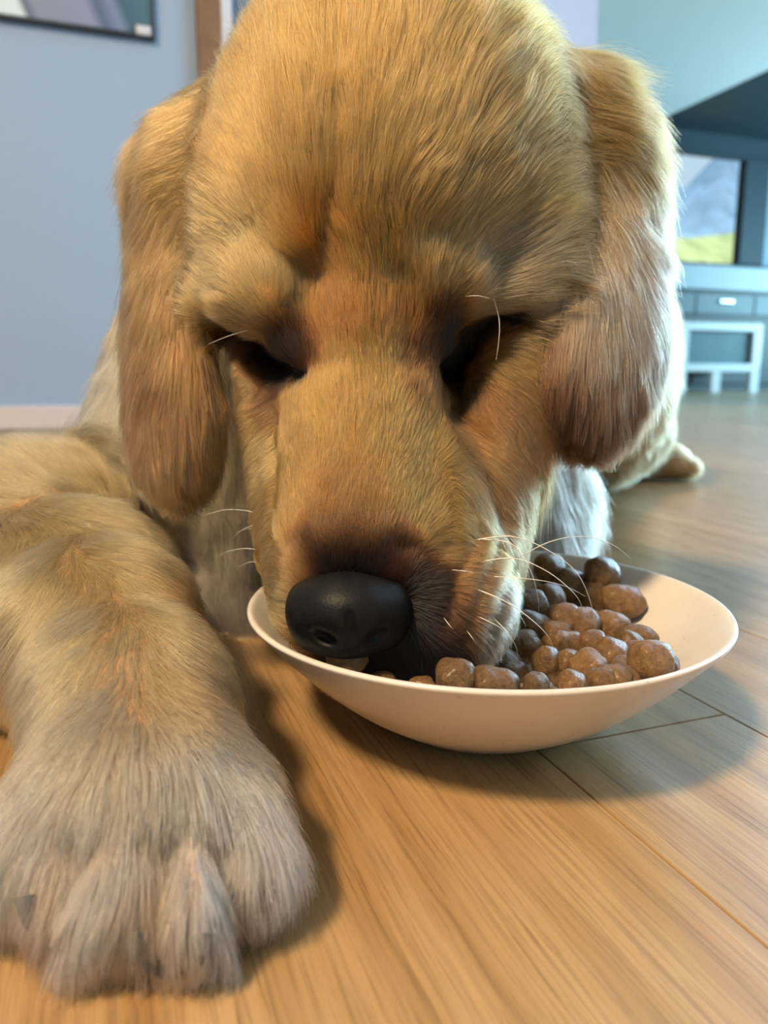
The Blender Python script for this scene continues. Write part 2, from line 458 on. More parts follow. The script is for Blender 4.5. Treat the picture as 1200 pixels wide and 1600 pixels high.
def kibble_mesh(seed, sx, sy, sz, lobe):
    rk = np.random.default_rng(seed)
    bm = bmesh.new(); bmesh.ops.create_icosphere(bm, subdivisions=4, radius=1.0)
    dirs = rk.normal(size=(7, 3)); dirs /= np.linalg.norm(dirs, axis=1, keepdims=True); amp = rk.uniform(-.32, .20, 7)
    ph = rk.uniform(0, 6.28, 6)
    for v in bm.verts:
        d = np.array(v.co)
        r = 1.0
        for q, a in zip(dirs, amp): r += a * math.exp(-6 * (1 - float(d @ q)))
        r += .09 * math.sin(4.3 * d[0] + ph[4]) * math.sin(3.9 * d[1] + ph[5]) * math.sin(3.5 * d[2] + ph[1])
        r += .022 * math.sin(9 * d[0] + ph[0]) * math.sin(8 * d[1] + ph[1]) + .012 * math.sin(17 * d[2] + ph[2]) * math.sin(15 * d[0] + ph[3])
        r *= 1 - lobe * math.exp(-(d[0] / .28) ** 2)               # waist of the twin-lobed pieces
        v.co = Vector((d[0] * r * sx, d[1] * r * sy, d[2] * r * sz))
    me = bpy.data.meshes.new('kibble'); bm.to_mesh(me); bm.free()
    me.polygons.foreach_set('use_smooth', [True] * len(me.polygons))
    me.materials.append(M_KIB)
    return me
KM = [kibble_mesh(1, 1.05, .92, .88, 0), kibble_mesh(2, 1.25, .85, .82, .10), kibble_mesh(3, 1.35, .88, .85, .20), kibble_mesh(4, 1.0, 1.0, .92, 0), kibble_mesh(5, 1.15, .95, .78, .06)]
def rest_z(r, rad=.0086):
    r = min(r, .104)
    sl = (inner_z(r + .003) - inner_z(max(r - .003, 0))) / .006
    return inner_z(r) + rad * math.sqrt(1 + sl * sl)
def heap(x, y):
    r = math.hypot(x - BC[0], y - BC[1])
    pile = .036 + .016 * math.exp(-((x - .075) ** 2 + (y - .37) ** 2) / .0016) + .012 * math.exp(-((x - .10) ** 2 + (y - .30) ** 2) / .0012)
    base = rest_z(r)
    edge = .030 + .35 * max(0.0, .085 - r)
    return max(base, min(pile, edge + .02))
def heap_hit(px_, py_):
    r = ray(px_, py_); t = .22
    while t < .6:
        p = CAM + r * t
        rad = math.hypot(p[0] - BC[0], p[1] - BC[1])
        if rad < .0945 and p[2] < heap(p[0], p[1]): return p
        t += .0005
    return None
KN = 'kibble packed in the middle of the heap'
KD = 'dark shaded kibble in the back of the heap beside the whiskers'
KR = 'brown kibble barely showing above the front rim of the bowl'
# x, y, half width px, variant, in-image tilt, label, shared label?
KIBS = [
    (940, 906, 27, 3, 0, 'dark round kibble topmost at the back of the heap', 0), (973, 947, 31, 4, 10, 'oblong kibble resting on the back right slope of the bowl', 0), (927, 937, 25, 0, 0, KD, 1), (892, 925, 27, 3, 0, KD, 1),
    (956, 976, 26, 0, 30, KN, 1), (994, 990, 30, 4, 10, 'flat wet kibble with a bright glint on the right of the heap', 0), (884, 1000, 29, 1, 5, 'blunt-ended oval kibble left of the heap centre under a whisker tip', 0), (910, 968, 26, 3, 0, KN, 1),
    (857, 1038, 33, 2, 65, 'large upright two-lobed kibble nearest the end of the muzzle whiskers', 0), (922, 1044, 33, 0, 60, 'big pear-shaped kibble at the front centre of the heap', 0), (957, 1018, 27, 3, 0, KN, 1), (1008, 1020, 31, 4, 20, 'broad kibble behind the big round one at the right front', 0),
    (1015, 1046, 32, 0, 15, 'big round kibble at the right front edge of the heap', 0), (970, 1042, 22, 3, 40, KN, 1), (977, 1058, 20, 0, 0, KN, 1), (955, 1077, 27, 4, -5, 'flat long kibble showing over the front right rim', 0), (859, 930, 24, 3, 0, KD, 1), (880, 963, 26, 0, 0, KD, 1),
    (838, 972, 27, 1, 20, KD, 1), (858, 893, 24, 3, 0, KD, 1), (925, 1000, 22, 0, 0, KN, 1), (1038, 1040, 22, 3, 30, KN, 1), (712, 1066, 30, 0, 0, 'light brown glossy kibble at the front rim just right of the chin', 0), (775, 1066, 32, 1, 5, 'wide knobbly kibble at the front rim right of the chin', 0),
    (822, 1072, 22, 0, 20, KR, 1), (790, 1034, 26, 3, 0, 'bluish-lit kibble just beside the corner of the mouth', 0), (657, 1074, 25, 4, 0, KR, 1), (541, 1056, 30, 4, 8, 'lone kibble showing over the rim right under the nose', 0), (750, 1038, 17, 3, 0, 'small grey-lit kibble touching the chin fur', 0), (862, 1084, 20, 0, 0, KR, 1),
    (912, 1084, 22, 4, 0, KR, 1), (838, 1062, 20, 3, 0, KN, 1), (815, 1005, 27, 0, 0, KD, 1), (895, 1062, 22, 3, 0, KN, 1), (835, 1010, 24, 1, 40, KD, 1), (940, 1062, 22, 0, 0, KN, 1), (1000, 1072, 20, 4, 0, KR, 1), (985, 1002, 22, 3, 0, KN, 1), (830, 940, 24, 0, 0, KD, 1), (600, 1072, 24, 4, 0, KR, 1), (805, 1048, 22, 3, 0, KN, 1),
    (890, 1030, 22, 3, 0, KN, 1), (940, 1024, 20, 0, 0, KN, 1), (870, 980, 22, 1, 0, KD, 1), (690, 1078, 20, 3, 0, KR, 1), (740, 1078, 20, 0, 0, KR, 1),
]
rk_ = random.Random(11)
def put_kibble(p, r, var, rot, label, group=None):
    o = bpy.data.objects.new('kibble', KM[var]); COL.objects.link(o)
    o.location = Vector(p); o.scale = (r, r, r)
    o.rotation_euler = rot
    tag(o, label, 'kibble', 'wet kibble heaped in the bowl')
    return o
ORD = ['first', 'second', 'third', 'fourth', 'fifth', 'sixth', 'seventh', 'eighth', 'ninth', 'tenth', 'eleventh', 'twelfth', 'thirteenth', 'fourteenth', 'fifteenth', 'sixteenth']
for cls, txt in ((KN, 'from the left among plain brown kibbles amid the heap'), (KD, 'from the left among dark shaded kibbles at the back beside the whiskers'), (KR, 'from the left among kibbles just peeking over the front rim')):
    mem = sorted((i for i, q in enumerate(KIBS) if q[5] == cls), key=lambda i: KIBS[i][0])
    for n_, i in enumerate(mem):
        KIBS[i] = KIBS[i][:5] + (ORD[n_] + ' ' + txt, 0)
KPOS = []
for (x, y, hw, var, tilt, label, shared) in KIBS:
    p = heap_hit(x, y)
    if 'peeking' in label:
        cand = [np.array([BC[0] + .087 * math.cos(a), BC[1] + .087 * math.sin(a), rest_z(.087, hw / FPX * .26)]) for a in np.linspace(math.pi, 2 * math.pi, 200)]
        p = min(cand, key=lambda q: abs(600 + FPX * float((q - CAM) @ RGT) / float((q - CAM) @ FWD) - x))
        hw = hw * .75; p = p + np.array([0, 0, .0045])
    if p is None: continue
    d = float((p - CAM) @ FWD); r = hw / FPX * d * 1.14 * (0.93 if var in (1, 2) else .97) / (1.1 if var in (1, 2, 4) else 1.0)
    p = p + np.array([0, 0, -.002])
    rad = math.hypot(p[0] - BC[0], p[1] - BC[1])
    p[2] = max(p[2], rest_z(rad, r * 1.02))
    put_kibble(p, r, var, (rk_.uniform(-.5, .5), math.radians(tilt), rk_.uniform(-.3, .3)), label)
    KPOS.append(p)
# pieces underneath that carry the heap and show through its gaps
BUR = []
for i in range(400):
    a = rk_.uniform(0, 6.28); rr = .088 * math.sqrt(rk_.random())
    x, y = BC[0] + .02 + rr * math.cos(a), BC[1] + rr * math.sin(a)
    if math.hypot(x - BC[0], y - BC[1]) > .080 or x < .02: continue
    zb = rest_z(math.hypot(x - BC[0], y - BC[1]), .0085)
    zt = heap(x, y) - .009
    p = np.array([x, y, max(zb, zt)])
    if any(np.linalg.norm(p - q) < .0118 for q in KPOS): continue
    KPOS.append(p); BUR.append(p)
    if len(BUR) >= 16: break
BUR.sort(key=lambda p: float(p[0] / (p - CAM)[1]))
for n_, p in enumerate(BUR):
    put_kibble(p, rk_.uniform(.0070, .0080), rk_.randrange(5), (rk_.uniform(0, 6), rk_.uniform(0, 6), rk_.uniform(0, 6)), ORD[n_] + ' from the left among kibbles half buried under the top pieces')
# ------------------------------------------------------------------ dog: signed-distance sculpt
class Ell:
    def __init__(s, c, r, A=None):
        s.c = np.asarray(c, np.float32); s.r = np.asarray(r, np.float32)
        s.A = np.asarray(A if A is not None else np.stack([RGT, UPV, FWD]), np.float32)
        s.R = float(max(r))
    def bounds(s): return s.c - s.R, s.c + s.R
    def __call__(s, X, Y, Z):
        dx, dy, dz = X - s.c[0], Y - s.c[1], Z - s.c[2]
        k0 = 0.0; k1 = 0.0
        for i in range(3):
            q = dx * s.A[i, 0] + dy * s.A[i, 1] + dz * s.A[i, 2]
            a = q / s.r[i]
            k0 = k0 + a * a
            b = a / s.r[i]
            k1 = k1 + b * b
        k0 = np.sqrt(k0); k1 = np.sqrt(k1) + 1e-6
        return k0 * (k0 - 1.0) / k1
class Cone:
    def __init__(s, a, ra, b, rb):
        s.a = np.asarray(a, np.float32); s.b = np.asarray(b, np.float32); s.ra = ra; s.rb = rb
    def bounds(s):
        R = max(s.ra, s.rb)
        return np.minimum(s.a, s.b) - R, np.maximum(s.a, s.b) + R
    def __call__(s, X, Y, Z):
        ab = s.b - s.a; L2 = float(ab @ ab)
        px, py, pz = X - s.a[0], Y - s.a[1], Z - s.a[2]
        t = np.clip((px * ab[0] + py * ab[1] + pz * ab[2]) / L2, 0, 1)
        dx, dy, dz = px - t * ab[0], py - t * ab[1], pz - t * ab[2]
        return np.sqrt(dx * dx + dy * dy + dz * dz) - (s.ra + (s.rb - s.ra) * t)
def smin(a, b, k):
    h = np.maximum(k - np.abs(a - b), 0) / k
    return np.minimum(a, b) - h * h * (k * 0.25)
def smax(a, b, k): return -smin(-a, -b, k)
def axes_roll(deg, yaw=0.0):
    """image-plane roll (clockwise positive in the picture), then yaw of the flat direction into depth"""
    r = math.radians(deg); y = math.radians(yaw)
    a = math.cos(r) * RGT - math.sin(r) * UPV
    b = math.sin(r) * RGT + math.cos(r) * UPV
    a2 = math.cos(y) * a + math.sin(y) * FWD
    c = np.cross(a2, b); c /= np.linalg.norm(c)
    return np.stack([a2, b, c])
def E_(x, y, d, rx, ry, rd, roll=0.0, yaw=0.0): return Ell(pix(x, y, d), (rx, ry, rd), axes_roll(roll, yaw))
def C_(x0, y0, d0, r0, x1, y1, d1, r1): return Cone(pix(x0, y0, d0), r0, pix(x1, y1, d1), r1)

G = {}   # group name -> list of (op, k, primitive)
G['head'] = [
    ('+', .02, E_(608, 262, .380, .084, .094, .080)),
    ('+', .02, E_(572, 320, .352, .054, .062, .050)),
    ('+', .02, E_(392, 385, .364, .024, .042, .034)),
    ('+', .02, E_(808, 385, .374, .026, .042, .034)),
    ('+', .012, E_(425, 462, .342, .021, .018, .022, 15)),
    ('+', .012, E_(350, 452, .360, .013, .016, .018)),
    ('+', .012, E_(668, 445, .340, .021, .019, .022, -15)),
    ('+', .012, E_(790, 448, .358, .026, .014, .020, -12)),
    ('+', .018, E_(570, 540, .350, .028, .030, .036)),
    ('+', .015, C_(568, 580, .348, .035, 556, 860, .320, .034)),
    ('+', .012, C_(510, 790, .345, .026, 512, 940, .320, .0215)),
    ('+', .012, C_(668, 770, .345, .030, 688, 945, .322, .0265)),
    ('+', .012, C_(690, 955, .322, .0255, 672, 1035, .325, .018)),
    ('+', .012, C_(448, 560, .378, .024, 470, 860, .352, .018)),
    ('+', .014, C_(782, 560, .378, .028, 740, 860, .352, .022)),
    ('+', .02, E_(600, 850, .392, .050, .062, .050)),
    ('+', .015, E_(585, 1035, .340, .026, .016, .026)),
    ('+', .03, E_(352, 300, .402, .026, .050, .034)),
    ('+', .03, E_(842, 258, .404, .034, .050, .034)),
]
def ear_chain(pts, yaw, th):
    out = []
    for i in range(len(pts) - 1):
        for t in (0.0, 0.5):
            a, b = pts[i], pts[i + 1]
            q = [a[j] + (b[j] - a[j]) * t for j in range(4)]
            out.append(('+', .014, E_(q[0], q[1], q[2], q[3], .022, th, 0, yaw)))
    a = pts[-1]
    out.append(('+', .014, E_(a[0], a[1], a[2], a[3], .018, th, 0, yaw)))
    return out
G['ear_a'] = ear_chain([(302, 290, .394, .017), (280, 345, .387, .0195), (272, 420, .380, .0205), (266, 500, .376, .0215), (266, 590, .372, .0225), (272, 660, .370, .023), (280, 712, .370, .016)], -35, .0085) + [('+', .03, E_(322, 300, .402, .026, .034, .026, -30))]
G['ear_b'] = ear_chain([(900, 240, .398, .022), (932, 295, .388, .026), (942, 355, .380, .0255), (948, 430, .373, .027), (942, 510, .368, .0285), (934, 580, .366, .029), (918, 640, .366, .021)], 32, .0085) + [('+', .03, E_(880, 240, .405, .034, .034, .028, 25))]
G['torso'] = [
    ('+', .05, C_(612, 300, .460, .080, 570, 640, .610, .125)),
    ('+', .05, E_(500, 790, .610, .135, .130, .125)),
    ('+', .04, E_(375, 640, .570, .088, .110, .090)),
    ('+', .04, E_(735, 740, .585, .060, .115, .085)),
    ('+', .05, C_(325, 610, .55, .040, 200, 735, .51, .034)),
    ('+', .04, E_(420, 850, .570, .105, .085, .080)),
    ('+', .05, Cone((-.03, .66, .19), .155, (.17, 1.04, .175), .145)),
    ('+', .04, Ell((.29, 1.10, .17), (.10, .15, .165), np.eye(3))),
    ('+', .04, Ell((.05, 1.12, .14), (.11, .15, .14), np.eye(3))),
    ('+', .03, Cone((.33, 1.10, .09), .07, (.35, 1.16, .055), .042)),
    ('+', .02, Cone((.34, 1.19, .036), .034, (.45, 1.205, .030), .028)),
    ('+', .01, Cone((.45, 1.19, .026), .019, (.475, 1.19, .020), .017)),
    ('+', .01, Cone((.45, 1.215, .026), .019, (.475, 1.218, .020), .017)),
    ('+', .02, Cone((.16, 1.22, .12), .04, (.12, 1.42, .035), .03)),
    ('+', .02, Cone((.12, 1.42, .035), .03, (.02, 1.56, .022), .018)),
    ('+', .03, C_(790, 760, .580, .050, 815, 850, .545, .034)),
]
G['leg'] = [
    ('+', .05, E_(55, 835, .470, .066, .050, .070)),
    ('+', .04, C_(30, 930, .430, .056, 90, 960, .390, .050)),
    ('+', .03, C_(110, 950, .385, .046, 160, 985, .335, .034)),
    ('+', .02, C_(160, 985, .335, .034, 205, 1110, .285, .032)),
    ('+', .02, C_(208, 1110, .285, .032, 222, 1220, .252, .031)),
    ('+', .02, E_(222, 1260, .244, .034, .025, .025)),
    ('+', .03, C_(-30, 1030, .415, .045, 5, 1085, .392, .034)),
    ('+', .013, C_(95, 1270, .248, .015, 30, 1352, .228, .0155)),
    ('+', .012, C_(162, 1310, .232, .017, 152, 1405, .214, .0155)),
    ('+', .012, C_(282, 1310, .232, .017, 298, 1410, .214, .0150)),
    ('+', .013, C_(350, 1265, .248, .015, 388, 1340, .230, .0130)),
]
GK = {'head': None, 'torso': .035, 'leg': .02, 'ear_a': .012, 'ear_b': .012}
def eval_group(name, X, Y, Z):
    f = None
    for op, k, p in G[name]:
        d = p(X, Y, Z)
        if f is None: f = d
        elif op == '+': f = smin(f, d, k)
        else: f = smax(f, -d, k)
    return f
def eval_all(X, Y, Z):
    f = eval_group('head', X, Y, Z)
    for g in ('torso', 'leg', 'ear_a', 'ear_b'):
        f = smin(f, eval_group(g, X, Y, Z), GK[g])
    return np.maximum(f, 0.003 - Z)

def axis(segs):
    out = [segs[0][0]]
    for a, b, h in segs:
        n = max(1, int(round((b - a) / h)))
        out += list(a + (b - a) * (np.arange(n) + 1) / n)
    return np.array(out, np.float32)
AX = axis([(-.33, -.27, .005), (-.27, .17, .0022), (.17, .56, .007)])
AY = axis([(.16, .44, .0022), (.44, .62, .004), (.62, 1.62, .008)])
AZ = axis([(-.006, .14, .0022), (.14, .40, .0022), (.40, .44, .005)])
def block_grid():
    Fg = np.full((len(AX), len(AY), len(AZ)), 0.08, np.float32)
    fields = []
    for g in ('head', 'torso', 'leg', 'ear_a', 'ear_b'):
        k_m = 0.045
        Fb = np.full(Fg.shape, 0.08, np.float32) if g == 'head' else None
        lo = np.min([p.bounds()[0] for op, k, p in G[g] if op == '+'], 0) - k_m
        hi = np.max([p.bounds()[1] for op, k, p in G[g] if op == '+'], 0) + k_m
        sl = tuple(slice(int(np.searchsorted(a, l)), int(np.searchsorted(a, h))) for a, l, h in zip((AX, AY, AZ), lo, hi))
        ax, ay, az = AX[sl[0]], AY[sl[1]], AZ[sl[2]]
        fb = np.full((len(ax), len(ay), len(az)), 0.08, np.float32)
        for op, k, p in G[g]:
            l, h = p.bounds(); m = max(k, .01) + .03
            s2 = tuple(slice(int(np.searchsorted(a, q - m)), int(np.searchsorted(a, w_ + m))) for a, q, w_ in zip((ax, ay, az), l, h))
            if any(s_.stop <= s_.start for s_ in s2): continue
            X = ax[s2[0]][:, None, None]; Y = ay[s2[1]][None, :, None]; Z = az[s2[2]][None, None, :]
            d = p(X, Y, Z).astype(np.float32)
            fb[s2] = smin(fb[s2], d, k) if op == '+' else smax(fb[s2], -d, k)
        Fg[sl] = fb if g == 'head' else smin(Fg[sl], fb, GK[g])
    Fg = np.maximum(Fg, (0.003 - AZ)[None, None, :])
    return Fg

def surface_nets(F, xs, ys, zs):
    S = F < 0
    nx, ny, nz = F.shape
    cnt = np.zeros((nx - 1, ny - 1, nz - 1), np.uint8)
    for i in (0, 1):
        for j in (0, 1):
            for k in (0, 1):
                cnt += S[i:nx - 1 + i, j:ny - 1 + j, k:nz - 1 + k]
    act = (cnt > 0) & (cnt < 8)
    I, J, K = np.nonzero(act)
    vid = np.full(act.shape, -1, np.int32); vid[I, J, K] = np.arange(len(I))
    pos = np.zeros((len(I), 3)); n = np.zeros(len(I))
    cor = [(i, j, k) for i in (0, 1) for j in (0, 1) for k in (0, 1)]
    for a in cor:
        for ax in range(3):
            if a[ax] == 1: continue
            b = list(a); b[ax] = 1
            va = F[I + a[0], J + a[1], K + a[2]].astype(float); vb = F[I + b[0], J + b[1], K + b[2]].astype(float)
            m = (va < 0) != (vb < 0)
            t = np.where(m, va / np.where(m, va - vb, 1), 0)
            for c, arr, idx in ((0, xs, I), (1, ys, J), (2, zs, K)):
                pa = arr[idx + a[c]]; pb = arr[idx + b[c]]
                pos[:, c] += np.where(m, pa + (pb - pa) * t, 0)
            n += m
    pos /= n[:, None]
    faces = []
    for ax in range(3):
        sl0 = [slice(None)] * 3; sl1 = [slice(None)] * 3
        sl0[ax] = slice(0, -1); sl1[ax] = slice(1, None)
        A = S[tuple(sl0)]; B = S[tuple(sl1)]
        i, j, k = np.nonzero(A != B)
        o1, o2 = [(1, 2), (2, 0), (0, 1)][ax]
        idx = np.stack([i, j, k], 1)
        ok = (idx[:, o1] > 0) & (idx[:, o2] > 0)
        for q in range(3):
            ok &= idx[:, q] < act.shape[q]
        idx = idx[ok]; ins = A[idx[:, 0], idx[:, 1], idx[:, 2]]
        def cell(d1, d2):
            c = idx.copy(); c[:, o1] -= d1; c[:, o2] -= d2
            return vid[c[:, 0], c[:, 1], c[:, 2]]
        q = np.stack([cell(1, 1), cell(0, 1), cell(0, 0), cell(1, 0)], 1)
        q[~ins] = q[~ins][:, ::-1]
        faces.append(q)
    return pos, np.concatenate(faces)

def smooth_mesh(V, Q, it=2, lam=0.5):
    e = np.concatenate([Q[:, [0, 1]], Q[:, [1, 2]], Q[:, [2, 3]], Q[:, [3, 0]]])
    for _ in range(it):
        acc = np.zeros_like(V); n = np.zeros(len(V))
        for c in range(3):
            acc[:, c] = np.bincount(e[:, 0], V[e[:, 1], c], len(V)) + np.bincount(e[:, 1], V[e[:, 0], c], len(V))
        n = np.bincount(e[:, 0], None, len(V)) + np.bincount(e[:, 1], None, len(V))
        V = V + lam * (acc / n[:, None] - V)
    return V

DV, DQ = surface_nets(block_grid(), AX, AY, AZ)
DV = smooth_mesh(DV, DQ, 3, 0.5)

# sculpt strokes: image polylines dropped on the surface, pushed in (-) or pulled out (+)
def vert_normals(V, Q):
    n = np.cross(V[Q[:, 2]] - V[Q[:, 0]], V[Q[:, 3]] - V[Q[:, 1]])
    N = np.zeros_like(V)
    for c in range(4):
        for k in range(3):
            N[:, k] += np.bincount(Q[:, c], n[:, k], len(V))
    return N / (np.linalg.norm(N, axis=1, keepdims=True) + 1e-12)
def make_bvh(V, Q):
    return BVHTree.FromPolygons(V.tolist(), Q.tolist())
STROKES = [
    # polyline, radius mm, depth mm
    ([(532, 20), (528, 120), (524, 240), (512, 330), (505, 430)], 9, -3.0),
    ([(524, 180), (520, 300), (500, 400)], 5, -1.2),
    ([(600, 330), (604, 400)], 4, -0.8),
    ([(478, 440), (492, 520), (500, 570)], 10, -3.5),
    ([(632, 440), (640, 520), (640, 570)], 9, -3.0),
    ([(560, 430), (566, 520)], 8, 1.5),
    ([(352, 518), (378, 532), (415, 560), (462, 592)], 7, -7.5),
    ([(385, 540), (415, 560), (455, 587)], 4, -5.0),
    ([(800, 498), (755, 514), (715, 545), (690, 585)], 7.5, -8.0),
    ([(770, 508), (735, 528), (700, 570)], 5, -5.0),
    ([(440, 600), (436, 680), (430, 760), (424, 830)], 6, -3.5),
    ([(395, 640), (405, 740), (415, 840)], 6, 2.0),
    ([(700, 590), (745, 690), (780, 800)], 8, -3.5),
    ([(650, 600), (690, 680), (715, 760)], 8, 2.0),
    ([(430, 470), (440, 500)], 11, 4.0),
    ([(345, 430), (360, 478)], 10, 3.0),
    ([(655, 430), (668, 480)], 11, 4.0),
    ([(740, 455), (830, 455)], 9, 3.5),
    ([(740, 830), (705, 900), (690, 960)], 4, -2.2),
    ([(768, 845), (740, 920), (722, 985)], 4, -2.2),
    ([(790, 870), (772, 940), (755, 1000)], 4, -2.0),
    ([(620, 860), (680, 868), (700, 850)], 4, -1.6),
    ([(420, 850), (450, 860)], 5, -1.2),
    ([(120, 1320), (98, 1380), (92, 1440)], 7, -7.0),
    ([(262, 1300), (256, 1370), (238, 1460)], 6, -6.0),
    ([(345, 1310), (360, 1380), (372, 1430)], 6, -6.0),
]
def apply_strokes(V, Q):
    bvh = make_bvh(V, Q); N = vert_normals(V, Q)
    D = np.zeros(len(V))
    for poly, rad, dep in STROKES:
        pts = []
        for (x0, y0), (x1, y1) in zip(poly[:-1], poly[1:]):
            for t in np.linspace(0, 1, 9):
                loc = bvh.ray_cast(Vector(CAM), Vector(ray(x0 + (x1 - x0) * t, y0 + (y1 - y0) * t)))[0]
                if loc is not None: pts.append(loc)
        pts = np.array(pts); rad *= 1e-3; dep *= 1e-3
        m = np.all((V > pts.min(0) - 3 * rad) & (V < pts.max(0) + 3 * rad), axis=1)
        idx = np.nonzero(m)[0]
        d2 = np.min(((V[idx][:, None, :] - pts[None]) ** 2).sum(2), axis=1)
        n = len(pts)
        D[idx] += dep * np.exp(-d2 / (rad * rad) * 1.6)
    return V + N * D[:, None]
DV = apply_strokes(DV, DQ)
DV = smooth_mesh(DV, DQ, 1, 0.4)
DV[:, 2] = np.maximum(DV[:, 2], 0.0025)
DN = vert_normals(DV, DQ)
def quad_mesh(name, V, Q, mat, parent=None):
    me = bpy.data.meshes.new(name)
    me.vertices.add(len(V)); me.vertices.foreach_set('co', V.astype(np.float32).ravel())
    me.loops.add(Q.size); me.loops.foreach_set('vertex_index', Q.astype(np.int32).ravel())
    me.polygons.add(len(Q))
    me.polygons.foreach_set('loop_start', np.arange(0, Q.size, 4, dtype=np.int32))
    me.polygons.foreach_set('use_smooth', np.ones(len(Q), bool))
    me.update(calc_edges=True)
    me.materials.append(mat)
    o = bpy.data.objects.new(name, me); COL.objects.link(o)
    if parent: o.parent = parent
    return o

dog = tag(empty('dog'), 'golden retriever lying on the floor, eating from the bowl with eyes lowered', 'dog')
M_SKIN = simple('fur_undercoat', (0.42, 0.26, 0.12), 0.9, 0.1, 0.1, 60)
body = quad_mesh('body', DV, DQ, M_SKIN, dog)
BVH = BVHTree.FromPolygons([tuple(v) for v in DV.tolist()], [tuple(q) for q in DQ.tolist()])
def hit(x, y):
    r = ray(x, y)
    loc, nor, idx, dist = BVH.ray_cast(Vector(CAM), Vector(r))
    return (np.array(loc), np.array(nor)) if loc is not None else (None, None)
# ------------------------------------------------------------------ fur
def vnoise(P, seed=0):
    Pi = np.floor(P).astype(np.int64); f = P - Pi
    f = f * f * (3 - 2 * f)
    def h(i, j, k):
        n = (i * 374761393 + j * 668265263 + k * 2147483647 + seed * 1274126177) & 0xffffffff
        n = ((n ^ (n >> 13)) * 1274126177) & 0xffffffff
        n = (n ^ (n >> 16)) & 0xffff
        return n / 32767.5 - 1.0
    x, y, z = Pi[:, 0], Pi[:, 1], Pi[:, 2]
    r = 0
    for i in (0, 1):
        for j in (0, 1):
            for k in (0, 1):
                wgt = (f[:, 0] if i else 1 - f[:, 0]) * (f[:, 1] if j else 1 - f[:, 1]) * (f[:, 2] if k else 1 - f[:, 2])
                r = r + wgt * h(x + i, y + j, z + k)
    return r
REG = ['head', 'torso', 'leg', 'ear_a', 'ear_b']
